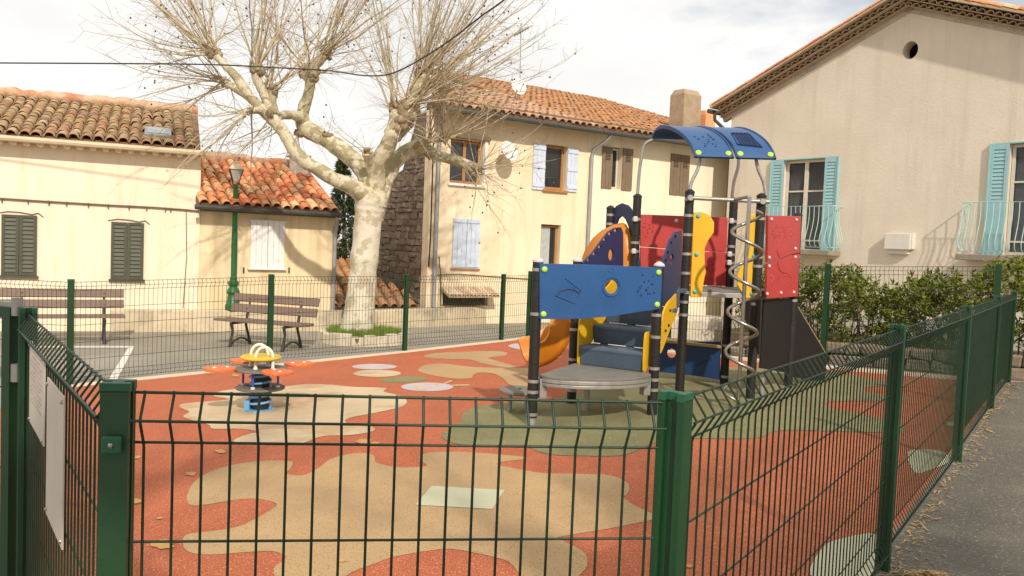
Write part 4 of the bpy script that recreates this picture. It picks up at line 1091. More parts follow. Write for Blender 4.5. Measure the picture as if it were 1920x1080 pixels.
for i in range(2700):
    q = rg.uniform(-0.3, L_ - 0.2); back = rg.uniform(-1.0, 0.30)
    hz_ = 1.02 + 0.13 * math.sin(q * 2.6) + 0.09 * math.sin(q * 6.1 + 1) - (0.05 if back > 0.1 else 0)
    if i < 110:
        p = hd0 + hdir * q + hn * (back * 0.4 - 0.1)
        b0 = Vector((p.x, p.y, gz(p.x, p.y) + 0.1)); tip = b0 + Vector((rg.gauss(0, 0.15), rg.gauss(0, 0.15), hz_ * rg.uniform(0.6, 0.95)))
        mid = b0.lerp(tip, 0.5) + Vector((rg.gauss(0, 0.05), rg.gauss(0, 0.05), 0))
        stm.tube([b0, mid, tip], [0.014, 0.010, 0.004], 4)
    tz = rg.random() ** 0.75
    p = hd0 + hdir * q + hn * (back * (0.5 + 0.5 * tz))
    dens = math.sin(q * 5.3 + tz * 6) * math.sin(q * 3.1 - tz * 7)
    if dens < -0.5 and tz < 0.7: continue
    c = Vector((p.x, p.y, gz(p.x, p.y) + 0.20 + tz * hz_ * rg.uniform(0.92, 1.04)))
    ax = Vector((rg.gauss(0, 0.5), rg.gauss(0, 0.5) - 0.2, rg.uniform(0.3, 1))).normalized()
    for k in range(13):
        d = (ax * rg.uniform(0.2, 1.0) + Vector((rg.gauss(0, 1), rg.gauss(0, 1), rg.gauss(0, 0.6)))).normalized()
        leaf(lf, c + ax * rg.uniform(-0.09, 0.06), d, rg.uniform(0.008, 0.016), rg.uniform(0.05, 0.105), Vector((rg.gauss(0, .5), rg.gauss(0, .5), 1)))
stm.build('stems', M['stem'], hedge); lf.build('foliage', M['leaf_hedge'], hedge)
mb = MB(); c = G(1305, 632); c = Vector((2.85, 13.6, gz(2.85, 13.6)))
mb.box(c + UP * 0.22, (1.25, 0.5, 0.55), Vector((0.92, -0.38, 0)), Vector((0.38, 0.92, 0)), UP)
o = mb.build('stone_block', M['kerb_stone'], bevel=0.07); tag(o, 'long pale stone block lying behind the back fence', 'stone block')

# ================================================================== FENCES
def v3(p, z): return Vector((p.x, p.y, z))
def post(parent, p, d, ztop, w=0.062, dep=0.055, clips=(), m_=None):
    """H-section steel post; d = direction of the run"""
    z0 = gz(p.x, p.y) - 0.1
    X = Vector((d.x, d.y, 0)).normalized(); Y = Vector((-X.y, X.x, 0))
    t = 0.007; h = ztop - z0; c = v3(p, (ztop + z0) / 2)
    mb = MB()
    for s1 in (-1, 1):
        mb.box(c + Y * (s1 * (dep / 2 - t / 2)), (w, t, h), X, Y, UP)
        for s2 in (-1, 1): mb.box(c + Y * (s1 * (dep / 2 - t - 0.005)) + X * (s2 * (w / 2 - t / 2 - 0.0006)), (t, 0.010, h - 0.004), X, Y, UP)
    mb.box(c, (t * 2.4, dep - 2 * t, h - 0.002), X, Y, UP)
    o = mb.build('post', m_ or M['fence_green'], parent)
    cp = MB(); zc = Vector((p.x, p.y, ztop + 0.006))
    for s1 in (-1, 1): cp.box(zc + Y * (s1 * (dep / 2 - 0.009)), (w + 0.003, 0.018, 0.018), X, Y, UP)
    cp.box(zc, (0.022, dep - 0.036, 0.0175), X, Y, UP); cp.build('post_cap', M['cap_green'], o)
    for (zz, side) in clips:
        cl = MB(); cl.box(v3(p, zz) + Y * (side * (dep / 2 + 0.010)), (0.036, 0.012, 0.034), X, Y, UP); k = cl.build('clip', M['cap_green'], o, bevel=0.004)
    for (zz, side) in clips:
        cl = MB(); cl.sphere(v3(p, zz) + Y * (side * (dep / 2 + 0.016)), 0.006, 8, 5); cl.build('bolt', M['steel'], o)
    return o
def mesh_panel(parent, a, b, zt_, zb_, side, single=False, rw=0.0027, pitch=0.0545, ztb=None, n=5, foldr=0.03, clear=0.03):
    """welded mesh panel with a fold at top and bottom; zt_/ztb top at a and b"""
    ztb = zt_ if ztb is None else ztb
    d = (b - a); ln = d.length; d = d.normalized(); nr = Vector((-d.y, d.x)) * side
    z_b = lambda t: None
    def P(t, z, off=0.0):
        q = a + d * t + nr * off
        return v3(q, z)
    def ztop(t): return zt_ + (ztb - zt_) * t / ln
    H_ = min(zt_ - (gz(a.x, a.y) + zb_), ztb - (gz(b.x, b.y) + zb_))
    lev = [(0, 0.0), (-0.05, foldr), (-0.10, 0.0)]
    z = -0.30
    while z > -H_ + 0.16: lev.append((z, 0.0)); z -= 0.20
    lev += [(-H_ + 0.10, 0.0), (-H_ + 0.05, foldr), (-H_, 0.0)]
    grp = MB()
    root = MB()
    root.tube([P(clear, ztop(0), 0), P(ln - clear, ztop(ln), 0)], rw * 1.08, n)
    pan = root.build('mesh_panel', M['wire_green'], parent, smooth=60)
    hw = MB()
    for dz, off in lev[1:]:
        w = MB() if single else hw
        w.tube([P(clear, ztop(0) + dz, off + (rw if off else -rw * 1.2)), P(ln - clear, ztop(ln) + dz, off + (rw if off else -rw * 1.2))], rw, n)
        if single: w.build('horizontal_wire', M['wire_green'], pan, smooth=60)
    if not single: hw.build('horizontal_wires', M['wire_green'], pan, smooth=60)
    vw = MB()
    t = clear + pitch * 0.35
    prof = [(0.004, 0.0), (-0.005, 0.0), (-0.045, foldr * 0.92), (-0.05, foldr), (-0.057, foldr * 0.92), (-0.098, 0.003), (-0.108, 0.0), (-H_ + 0.108, 0.0), (-H_ + 0.098, 0.003), (-H_ + 0.05, foldr), (-H_ + 0.005, 0.0), (-H_ - 0.012, 0.0)]
    while t < ln - clear:
        w = MB() if single else vw
        w.tube([P(t, ztop(t) + dz, off) for dz, off in prof], rw, n)
        if single: w.build('vertical_wire', M['wire_green'], pan, smooth=60)
        t += pitch
    if not single: vw.build('vertical_wires', M['wire_green'], pan, smooth=60)
    return pan
ZT = 1.183
# near run: the short panel straight in front and the folded-back panel to its left
nf = thing('fence', 'short green mesh fence panel between two green posts nearest to the camera', 'fence', v3(NL, gz(NL.x, NL.y)))
dn_ = NR - NL
post(nf, NL, dn_, ZT + 0.004, 0.052, 0.05, [(1.085, -1)])
post(nf, NR, RF[1] - RF[0], ZT - 0.002, 0.046, 0.062, [])
mesh_panel(nf, NL, NR, ZT - 0.002, 0.06, -1, True, 0.0029, 0.0545, n=8, ztb=ZT - 0.012)
lf_ = thing('fence', 'green mesh fence panel carrying two white notice boards left of the near panel', 'fence', v3(L2, gz(L2.x, L2.y)))
post(lf_, L2, NL - L2, ZT + 0.005, 0.062, 0.055, [(1.0, 1), (0.8, 1)])
mesh_panel(lf_, L2, NL, ZT - 0.004, 0.06, -1, True, 0.0029, 0.0545, n=6)
rf = thing('fence', 'long green mesh fence along the asphalt path on the right', 'fence', v3(RF[1], 0))
for k in range(1, 5):
    post(rf, RF[k], RF[k] - RF[k - 1], ZT + 0.004, 0.046, 0.062, [])
for k in range(4):
    mesh_panel(rf, RF[k], RF[k + 1], ZT - 0.006, 0.05, -1, k < 2, 0.0029, 0.0545, n=6 if k < 2 else 4)
ff = thing('fence', 'green mesh fence between the playground and the road with benches', 'fence', v3(FL[1], -0.3))
ftop = [0.86, 0.93, 0.945, 0.95, 0.96]
for k in range(4):
    post(ff, FL[k], FL[k + 1] - FL[max(k - 1, 0)], ftop[k] + 0.02, 0.062, 0.055)
for k in range(4):
    mesh_panel(ff, FL[k], FL[k + 1], ftop[k], 0.05, -1, False, 0.0027, n=4, ztb=ftop[k + 1])
FX = FL[0] + Vector((-2.45, 0.2))
mesh_panel(ff, FX, FL[0], 0.86, 0.05, -1, False, 0.0027, n=4, ztb=0.86)
bf = thing('fence', 'green mesh back fence running in front of the hedge', 'fence', v3(BK[2], 0))
btop = [1.0, 1.22, 1.38, 1.47]
for k in range(4):
    post(bf, BK[k], BK[min(k + 1, 3)] - BK[max(k - 1, 0)], btop[k] + 0.02, 0.062, 0.055)
for k in range(3):
    mesh_panel(bf, BK[k], BK[k + 1], btop[k], 0.05, -1, False, 0.0027, n=4, ztb=btop[k + 1])
# gate at the left edge
gt = thing('gate', 'green framed gate leaf with galvanised hinges at the left picture edge', 'gate', v3(L2, 0))
gd = Vector((-0.90, 0.43)).normalized(); g0 = L2 + gd * 0.09; g1 = L2 + gd * 1.2
post(gt, L2 + gd * 1.32 + Vector((0.2, 0.5)), gd, 1.32, 0.08, 0.08)
mb = MB(); zz0 = gz(L2.x, L2.y) + 0.08
for p in (g0, g1): mb.box(v3(p, (zz0 + 1.20) / 2), (0.045, 0.045, 1.20 - zz0), Vector((gd.x, gd.y, 0)), Vector((-gd.y, gd.x, 0)), UP)
for z in (zz0, 1.18): mb.box(v3(g0.lerp(g1, 0.5), z), ((g1 - g0).length, 0.040, 0.040), Vector((gd.x, gd.y, 0)), Vector((-gd.y, gd.x, 0)), UP)
mb.build('gate_frame', M['fence_green'], gt)
mb = MB(); t = 0.05
while t < 1.08: mb.tube([v3(g0 + gd * t, zz0 + 0.02), v3(g0 + gd * t, 1.17)], 0.003, 5); t += 0.0545
for z in (0.3, 0.6, 0.9): mb.tube([v3(g0, z), v3(g1, z)], 0.003, 5)
mb.build('gate_wires', M['wire_green'], gt)
for z in (1.20, 0.96):
    mb = MB(); p = v3(L2 + gd * 0.06, z); mb.tube([p - UP * 0.03, p + UP * 0.035], 0.02, 10); mb.box(p + Vector((gd.x, gd.y, 0)) * 0.04, (0.09, 0.03, 0.035), Vector((gd.x, gd.y, 0)), Vector((-gd.y, gd.x, 0)), UP); mb.build('hinge', M['galvanised'], gt, smooth=40)
# two notice boards hung on the left panel
def board(cpos, wd_, ht, label, lines):
    d = (NL - L2).normalized(); nr = Vector((d.y, -d.x))
    nr = -nr if nr.dot(Vector((0, -1))) < 0 else nr
    p = L2 + d * cpos[0] + nr * 0.012
    t = thing('notice_board', label, 'notice board', v3(p, cpos[1]), 'notice boards on the left fence panel')
    mb = MB(); mb.box(v3(p, cpos[1]), (wd_, 0.004, ht), Vector((d.x, d.y, 0)), Vector((nr.x, nr.y, 0)), UP); mb.build('board', M['sign'], t)
    for k in range(lines):
        s_ = MB(); s_.box(v3(p + nr * 0.0035, cpos[1] + ht * (0.36 - 0.055 * k)), (wd_ * (0.7 if k % 3 else 0.45), 0.002, ht * 0.014), Vector((d.x, d.y, 0)), Vector((nr.x, nr.y, 0)), UP); s_.build('text_line', M['sign_ink'], t)
    for sx in (-1, 1):
        for sz in (-1, 1):
            s_ = MB(); s_.sphere(v3(p + d * (sx * wd_ * 0.44) + nr * 0.003, cpos[1] + sz * ht * 0.46), 0.006, 8, 5); s_.build('bolt', M['steel'], t)
board((0.42, 0.975), 0.40, 0.27, 'smaller pinkish white notice board with faint printed lines', 11)
board((0.86, 0.86), 0.34, 0.40, 'taller plain white notice board bolted to the left fence panel', 0)

# ================================================================== PLANE TREE
tb = G(672, 622, 0.18)
TD = tb.y
tree = thing('plane_tree', 'bare pollarded plane tree with pale trunk in a round stone bed', 'tree', (tb.x, tb.y, gz(tb.x, tb.y)))
PXM = FPX / TD
def limb(mb, pts, n=12, sub=4, knob=0.0, rg=random.Random(2)):
    """pts: (px, py, half width px, depth offset m)"""
    P = []; Rr = []
    sm = smooth_poly([tuple(map(float, p)) for p in pts], sub, False)
    for i, (x, y, r, dz) in enumerate(sm):
        D = TD + dz
        P.append(W(x, y, D)); Rr.append(max(r, 1.5) * 0.92 / FPX * D * (1 + rg.gauss(0, 0.04)))
    mb.tube(P, Rr, n)
    return P, Rr
tr = MB()
limb(tr, [(668,634,44,0),(670,618,36,0),(673,590,32,0),(678,540,30,0),(683,490,29,0),(688,440,28,0),(691,400,29,0),(694,380,31,0),(697,366,29,0.02),(700,356,20,0.03)], 18)
trunk = tr.build('trunk', M['bark_white'], tree, smooth=70)
md = trunk.modifiers.new('sub', 'SUBSURF'); md.levels = md.render_levels = 1
tx = bpy.data.textures.new('bark_lumps', 'CLOUDS'); tx.noise_scale = 0.28; tx.noise_depth = 3
tx2 = bpy.data.textures.new('knob_lumps', 'CLOUDS'); tx2.noise_scale = 0.10; tx2.noise_depth = 3
def lumpy(o, st=0.05, t=None):
    md = o.modifiers.new('lumps', 'DISPLACE'); md.texture = t or tx; md.strength = st; md.texture_coords = 'GLOBAL'; md.mid_level = 0.5
lumpy(trunk, 0.05)
LIMBS = [
 [(694,392,24,0.02),(688,370,22,-0.03),(674,359,20,-0.15),(655,348,18,-0.3),(635,340,15,-0.4),(594,317,14,-0.6),(566,299,14,-0.7),(553,284,13,-0.75),(540,262,12.5,-0.8),(527,242,12,-0.85),(511,223,13,-0.9),(496,210,11,-0.95),(487,200,9.5,-1.0),(466,177,9,-1.05),(440,141,8.5,-1.1),(414,115,7.5,-1.1),(400,101,8,-1.1)],
 [(490,205,8,-0.95),(473,190,7,-0.8),(450,172,6.5,-0.6),(434,161,7,-0.5),(424,156,8,-0.45)],
 [(512,214,9,-0.9),(503,196,9,-0.95),(492,172,8.5,-1.0),(482,146,9,-1.05),(481,133,10,-1.05)],
 [(517,218,8,-0.85),(514,204,8,-0.7),(511,184,8,-0.55),(513,172,9,-0.5)],
 [(500,212,8,-0.9),(484,207,7,-1.1),(470,208,7,-1.25)],
 [(699,384,26,0.05),(701,358,25,0.05),(690,334,21,0.1),(676,312,19,0.2),(655,293,17.5,0.3),(636,278,17,0.4),(604,257,17,0.5),(578,243,17,0.55),(567,229,15,0.6),(569,206,12.5,0.6),(577,185,11.5,0.6),(581,161,11,0.6),(583,141,13,0.6),(588,126,11,0.55),(602,111,9,0.5),(611,101,8.5,0.45)],
 [(569,222,13,0.55),(552,216,10,0.2),(535,216,9,-0.2),(520,219,9,-0.7)],
 [(581,150,9,0.6),(572,141,8,0.75),(569,134,8,0.85)],
 [(698,390,26,0.1),(703,360,24,0.05),(705,335,20,-0.05),(709,307,17,-0.2),(724,277,17,-0.3),(736,254,18,-0.4),(752,233,21,-0.4),(766,210,20,-0.4),(778,186,14,-0.4),(786,160,12,-0.4),(791,138,12,-0.4)],
 [(699,318,13,-0.1),(692,296,11,-0.35),(688,284,11,-0.5)],
 [(738,250,16,-0.35),(742,225,14,-0.15),(744,208,14,0.0)],
 [(698,408,24,0.05),(708,378,21,0.1),(723,342,16,0.25),(738,308,15,0.4),(757,288,16,0.5),(780,277,16,0.6),(800,282,14,0.65),(816,290,12,0.7),(846,299,10.5,0.75),(872,307,10,0.8),(890,316,11,0.8)],
 [(770,280,10,0.55),(800,264,7,0.3),(830,262,5,0.1)],
]
lm = MB()
for l_ in LIMBS: limb(lm, l_, 12)
limbs = lm.build('limbs', M['bark'], tree, smooth=70); lumpy(limbs, 0.055)
# swollen pollard heads
KN = [(400,100,13,-1.1),(424,155,10,-0.45),(481,132,14,-1.05),(513,171,12,-0.5),(469,208,8,-1.25),(611,101,11,0.45),(570,136,11,0.85),(585,138,15,0.6),(790,140,14,-0.4),(768,205,22,-0.4),(745,207,17,0.0),(755,228,20,-0.5),(688,284,9,-0.5),(891,317,12,0.8),(832,262,7,0.1),(560,250,9,0.5),(505,213,9,-1.0),(613,255,10,0.4),(806,290,8,0.6)]
rg = random.Random(12)
for (x, y, r, dz) in KN:
    c = W(x, y, TD + dz); rr = r / FPX * (TD + dz)
    kb = MB(); kb.sphere(c, rr * 0.8, 12, 8, (1.05, 1, 0.85))
    for k in range(11):
        o_ = Vector((rg.gauss(0, 1), rg.gauss(0, 1), rg.gauss(0, 0.8))).normalized() * rr * 0.75
        kb.sphere(c + o_, rr * rg.uniform(0.3, 0.55), 8, 6)
    kn_ = kb.build('pollard_head', M['knob_bark'], tree, smooth=80); lumpy(kn_, 0.06, tx2)

c = W(613, 99, TD + 0.40)
# shoots: (px, py, depth, count, mean direction in picture (dx,dy up), spread, length m, droop)
SH = [(400,97,-1.1,22,(-0.55,0.8),0.42,(1.4,2.7)),(420,152,-0.45,15,(-1.0,0.15),0.45,(0.9,2.3)),(481,126,-1.05,17,(0.05,1.0),0.38,(1.6,2.9)),(513,165,-0.5,15,(0.35,0.9),0.42,(1.4,2.6)),
      (467,209,-1.25,15,(-0.85,-0.35),0.5,(0.9,2.0)),(612,98,0.45,24,(0.55,0.8),0.5,(1.3,2.7)),(575,132,0.75,14,(-0.3,0.95),0.45,(1.2,2.4)),(588,134,0.6,8,(0.9,0.15),0.4,(0.8,1.6)),
      (791,134,-0.4,24,(0.18,1.0),0.38,(1.5,2.9)),(768,192,-0.4,26,(0.62,0.75),0.42,(1.5,3.2)),(742,203,0.0,14,(-0.1,1.0),0.28,(1.5,2.8)),(755,225,-0.6,12,(0.8,-0.1),0.55,(0.5,1.4)),
      (893,317,0.8,17,(0.9,0.2),0.65,(0.6,1.7)),(834,260,0.1,16,(0.6,0.7),0.55,(0.9,2.4)),(800,264,0.3,10,(0.5,0.8),0.5,(0.9,2.0)),(890,322,0.8,7,(0.7,-0.5),0.5,(0.6,1.3)),(688,280,-0.5,4,(-0.7,0.6),0.5,(0.5,1.0)),(560,248,0.4,5,(-0.5,-0.6),0.5,(0.5,1.2)),(515,235,-0.9,7,(-0.7,-0.7),0.45,(0.7,1.5)),(770,196,-0.5,15,(1.0,0.42),0.30,(1.8,3.3)),(400,98,-1.1,11,(-1.0,0.3),0.34,(1.4,2.3)),(790,140,-0.3,10,(0.75,0.75),0.3,(1.6,3.0)),(424,156,-0.5,7,(-1.0,-0.15),0.3,(0.9,1.9))]
shm = MB(); twm = MB(); seeds = []
rg = random.Random(31)
RIGHT = Vector((1, 0, 0)); AWAY = Vector((0, 1, 0))
def grow(mb, p, d, ln, r0, r1, n, curve, up=0.0, n_side=3):
    pts = [p]; rs = [r0]; q = p.copy(); dd = d.copy()
    for k in range(n):
        dd = (dd + Vector((rg.gauss(0, curve), rg.gauss(0, curve), rg.gauss(0, curve) + up))).normalized()
        q = q + dd * (ln / n); pts.append(q.copy()); rs.append(r0 + (r1 - r0) * (k + 1) / n)
    mb.tube(pts, rs, n_side, cap=False)
    return pts, rs
for (x, y, dz, cnt, (dx, dy), spr, (l0, l1)) in SH:
    base = W(x, y, TD + dz)
    for i in range(cnt):
        p = base + Vector((rg.gauss(0, 0.07), rg.gauss(0, 0.07), rg.gauss(0, 0.04)))
        d = (RIGHT * dx + UP * dy + Vector((rg.gauss(0, spr), rg.gauss(0, spr * 1.3), rg.gauss(0, spr * 0.7)))).normalized()
        ln = rg.uniform(l0, l1) * 1.08; r0 = 0.004 + 0.0058 * ln * rg.uniform(0.45, 1.2)
        up = 0.035 if d.z > -0.1 else -0.02
        pts, rs = grow(shm, p, d, ln, r0, 0.003, 7, 0.075, up, 5)
        nt = int(ln * rg.uniform(3.0, 5.4))
        for k in range(nt):
            f = rg.uniform(0.18, 1.0) * 6.99; a = int(f); q = pts[a].lerp(pts[a + 1], f - a)
            ax = (pts[a + 1] - pts[a]).normalized()
            sd = (ax * rg.uniform(0.5, 1.1) + Vector((rg.gauss(0, 0.6), rg.gauss(0, 0.6), rg.gauss(0, 0.45)))).normalized()
            tl = rg.uniform(0.25, 1.05) * (1.2 - f / 9)
            tp, _ = grow(twm, q, sd, tl, 0.0036, 0.0015, 4, 0.11, 0.03 if rg.random() < 0.7 else -0.07, 3)
            for j in range(rg.randint(0, 2)):
                w = rg.randint(1, 3)
                sd2 = (sd + Vector((rg.gauss(0, 0.7), rg.gauss(0, 0.7), rg.gauss(0, 0.6)))).normalized()
                tp2, _ = grow(twm, tp[w], sd2, tl * rg.uniform(0.3, 0.6), 0.0024, 0.0012, 3, 0.14, 0.0, 3)
                if rg.random() < 0.075: seeds.append(tp2[-1])
            if rg.random() < 0.035: seeds.append(tp[-1])
# tangle of fine epicormic shoots round the heads
for (x, y, r, dz) in KN:
    base = W(x, y, TD + dz)
    for i in range(26 if r > 11 else 12):
        o_ = Vector((rg.gauss(0, 1), rg.gauss(0, 1), rg.gauss(0.1, 0.8))).normalized()
        grow(twm, base + o_ * r / FPX * TD * 0.8, o_, rg.uniform(0.25, 0.8), 0.004, 0.0016, 5, 0.22, -0.03, 3)
crown = shm.build('crown', M['shoot'], tree, smooth=80)
tw = twm.build('twigs', M['twig'], crown, kind='stuff')
sd = MB()
for p in seeds:
    e = p - UP * 0.10; sd.tube([p, e], 0.0012, 3); sd.sphere(e, 0.0185, 6, 5)
sd.build('seed_balls', M['seed'], crown, kind='stuff')
# a second plane tree stands behind the viewpoint; its branches throw the soft shadows on the playground
t2 = tree.copy(); COL.objects.link(t2)
t2.location = (1.3, -2.3, gz(1.3, -2.3)); t2.rotation_euler = (0, 0, R(15)); t2.scale = (1.3, 1.3, 1.02)
t2['label'] = 'bare plane tree out of view behind the camera, casting branch shadows on the playground'
tree['group'] = t2['group'] = 'plane trees round the playground'
def copy_parts(src, dst):
    for ch in list(src.children):
        if ch.name.startswith(('seed_balls', 'twigs')): continue
        c = ch.copy(); COL.objects.link(c); c.parent = dst; c.matrix_parent_inverse = ch.matrix_parent_inverse.copy(); copy_parts(ch, c)
copy_parts(tree, t2)
# stone bed round the tree
bc = Vector((G(668, 640).x + 0.02, tb.y - 0.1)); bz = gz(bc.x, bc.y)
bl = G(582, 642); br_ = G(748, 648)
brad = (br_ - bl).length / 2 + 0.02; bc = Vector(((bl.x + br_.x) / 2 + 0.1, (bl.y + br_.y) / 2 + 0.42))
bed = thing('tree_bed', 'round rough stone kerb ring full of short green grass', 'tree bed', v3(bc, bz))
rg = random.Random(41)
nst = 22
for k in range(nst):
    w0 = 2 * math.pi * k / nst + 0.004; w1 = 2 * math.pi * (k + 1) / nst - 0.004
    mb = MB(); ro, ri = brad + rg.gauss(0, 0.015), brad - 0.15; h = 0.20 + rg.gauss(0, 0.012); zb = bz - 0.2
    q = lambda r, w, z: Vector((bc.x + r * math.cos(w), bc.y + r * 0.92 * math.sin(w), z))
    mb.hexa(q(ri, w0, zb), q(ro, w0, zb), q(ro, w1, zb), q(ri, w1, zb), q(ri, w0, bz + h), q(ro - 0.02, w0, bz + h), q(ro - 0.02, w1, bz + h), q(ri, w1, bz + h))
    mb.build('kerb_stone', M['kerb_stone'], bed, bevel=0.014, fix=True)
mb = MB(); mb.lathe(v3(bc, bz + 0.10), [(brad - 0.1, -0.1), (brad - 0.1, 0.04), (0.3, 0.07)], 24); mb.build('soil', M['soil'], bed)
gr = MB()
for i in range(5200):
    w = rg.uniform(0, 6.2832); r = (brad - 0.13) * math.sqrt(rg.random())
    c = Vector((bc.x + r * math.cos(w), bc.y + 0.92 * r * math.sin(w), bz + 0.13)); h = rg.uniform(0.08, 0.2)
    a = rg.uniform(0, 6.28); s_ = Vector((math.cos(a), math.sin(a), 0)) * 0.007; ln_ = Vector((rg.gauss(0, 0.03), rg.gauss(0, 0.03), h))
    gr.add([c - s_, c + s_, c + ln_], [(0, 1, 2)])
gr.build('grass', M['grass'], bed, kind='stuff')
# overhead cable through the crown
cb = MB(); pts = [W(x, y, d) for x, y, d in smooth_poly([(-120,116,13),(0,118,13.2),(200,119,13.5),(390,121,13.8),(520,127,14),(620,133,14),(690,142,14),(745,134,13.8),(830,85,13.3),(900,32,12.8),(960,-12,12.3),(1100,-130,11.5)], 6, False)]
cb.tube(pts, 0.012, 6); o = cb.build('overhead_cable', M['cable'], smooth=60); tag(o, 'black overhead cable sagging through the bare branches', 'cable')
# ================================================================== CONIFER BETWEEN THE HOUSES
cf = thing('conifer', 'dark green conifer standing between the houses behind the plane tree', 'tree', W(648, 560, 24))
base = W(650, 640, 24); top = W(643, 300, 24)
mb = MB(); mb.tube([base, top], [0.14, 0.02], 7); mb.build('trunk', M['stem'], cf)
rg = random.Random(51); lf = MB(); Hc = (top - base).length
for i in range(420):
    t = rg.random() ** 0.9; c0 = base.lerp(top, 0.05 + 0.95 * t); w = rg.uniform(0, 6.283)
    rl = (1 - t) * 1.25 + 0.10; rl *= rg.uniform(0.55, 1.05)
    d = Vector((math.cos(w), math.sin(w), rg.uniform(-0.35, 0.1)))
    for k in range(22):
        f = rg.uniform(0.25, 1); c = c0 + d * rl * f
        dd = (d + Vector((rg.gauss(0, 0.7), rg.gauss(0, 0.7), rg.gauss(-0.1, 0.5)))).normalized()
        leaf(lf, c, dd, rg.uniform(0.012, 0.022), rg.uniform(0.10, 0.2), Vector((rg.gauss(0, 1), rg.gauss(0, 1), 1)))
lf.build('crown', M['leaf_dark'], cf)

# ================================================================== BENCHES
def bench(c, az, label, length=1.75, fr=0.42):
    """az = direction of the long axis; the seat faces the side n"""
    X = Vector((math.sin(R(az)), math.cos(R(az)), 0)); N = Vector((X.y, -X.x, 0))   # N = to the front
    z = c.z
    t = thing('bench', label, 'bench', c, 'benches beside the road')
    P = lambda x, y, h: Vector((c.x, c.y, z)) + X * x + N * y + UP * h
    for (y, h, w, th, tilt) in ((0.18, 0.455, 0.20, 0.045, 0.03), (-0.05, 0.445, 0.20, 0.045, -0.02)):
        mb = MB(); Y = (N + UP * tilt).normalized(); Z = X.cross(Y); mb.box(P(0, y, h), (length, w, th), X, Y, Z); mb.build('seat_plank', M['bench_plank'], t, bevel=0.008)
    for (y, h) in ((-0.225, 0.635), (-0.285, 0.815)):
        mb = MB(); Z = (UP - N * 0.32).normalized(); Y = Z.cross(X); mb.box(P(0, y, h), (length, 0.045, 0.145), X, Y, Z); mb.build('back_plank', M['bench_plank'], t, bevel=0.008)
    for s in (-1, 1):
        x = s * length * fr * 0.72
        mb = MB()
        mb.tube([P(x, 0.27, 0.0), P(x, 0.235, 0.12), P(x, 0.20, 0.27), P(x, 0.24, 0.41)], [0.032, 0.024, 0.022, 0.03], 8)
        mb.tube([P(x, -0.30, 0.0), P(x, -0.25, 0.15), P(x, -0.17, 0.35), P(x, -0.20, 0.50), P(x, -0.26, 0.70), P(x, -0.31, 0.88)], [0.032, 0.024, 0.024, 0.026, 0.02, 0.014], 8)
        mb.tube([P(x, 0.26, 0.405), P(x, -0.19, 0.40)], 0.022, 8)
        mb.tube([P(x, 0.255, 0.03), P(x, 0.12, 0.11), P(x, -0.02, 0.135), P(x, -0.15, 0.11), P(x, -0.285, 0.03)], 0.018, 8)
        mb.build('leg_frame', M['cast_iron'], t, smooth=60)
        for (y, h) in ((-0.195, 0.645), (-0.255, 0.825)):
            b_ = MB(); b_.sphere(P(x, y, h), 0.016, 8, 5); b_.build('bolt', M['steel'], t)
    return t
c1 = HZ(497, 652, -0.45); c1.z = gz(c1.x, c1.y)
bench(c1, 108, 'brown slatted bench with its back to the round tree bed', 1.72)
c2 = HZ(118, 645, -0.47); c2.z = gz(c2.x, c2.y)
bench(c2, 62, 'brown slatted bench against the cream house wall at far left', 1.85, 0.46)
# ================================================================== STREET LAMP
q = F1.uz(437, 576, 0.14); lb = F1.P(q[0], -0.03, 0.10)
lamp = thing('street_lamp', 'green cast iron street lamp with square lantern on the low wall', 'street lamp', lb)
mb = MB(); mb.lathe(lb, [(0.15, 0), (0.15, 0.10), (0.125, 0.13), (0.10, 0.30), (0.115, 0.32), (0.13, 0.36), (0.10, 0.42), (0.075, 0.46), (0.105, 0.52), (0.105, 0.55), (0.068, 0.60), (0.075, 0.63), (0.055, 0.66)], 12); mb.build('base', M['lamp_green'], lamp, smooth=35)
ltop = F1.uz(448, 345, 0.10)[1]
mb = MB(); mb.lathe(lb, [(0.055, 0.65), (0.058, 1.2), (0.042, ltop - lb.z - 0.06), (0.055, ltop - lb.z - 0.04), (0.055, ltop - lb.z)], 12); mb.build('pole', M['lamp_green'], lamp, smooth=35)
lc = Vector((lb.x, lb.y, ltop)); XA, YA = F1.U, F1.N
def frustum(mb, c, r0, r1, z0, z1):
    a = [c + XA * (sx * r0) + YA * (sy * r0) + UP * z0 for sx, sy in ((-1, 1), (1, 1), (1, -1), (-1, -1))]; b = [c + XA * (sx * r1) + YA * (sy * r1) + UP * z1 for sx, sy in ((-1, 1), (1, 1), (1, -1), (-1, -1))]
    mb.hexa(*a, *b); return a, b
mb = MB(); frustum(mb, lc, 0.055, 0.125, 0.05, 0.28); mb.build('lantern_glass', M['lamp_glass'], lamp, fix=True)
mb = MB()
for sx, sy in ((-1, 1), (1, 1), (1, -1), (-1, -1)): mb.tube([lc + XA * (sx * 0.058) + YA * (sy * 0.058) + UP * 0.0, lc + XA * (sx * 0.058) + YA * (sy * 0.058) + UP * 0.05, lc + XA * (sx * 0.13) + YA * (sy * 0.13) + UP * 0.285], 0.010, 5)
mb.build('lantern_frame', M['cast_iron'], lamp)
mb = MB(); frustum(mb, lc, 0.15, 0.13, 0.282, 0.31); frustum(mb, lc, 0.135, 0.05, 0.3105, 0.40); mb.lathe(lc + UP * 0.40, [(0.05, 0), (0.05, 0.03), (0.02, 0.05), (0.025, 0.07), (0.005, 0.10)], 10); mb.build('lantern_cap', M['lamp_cap'], lamp, fix=True)

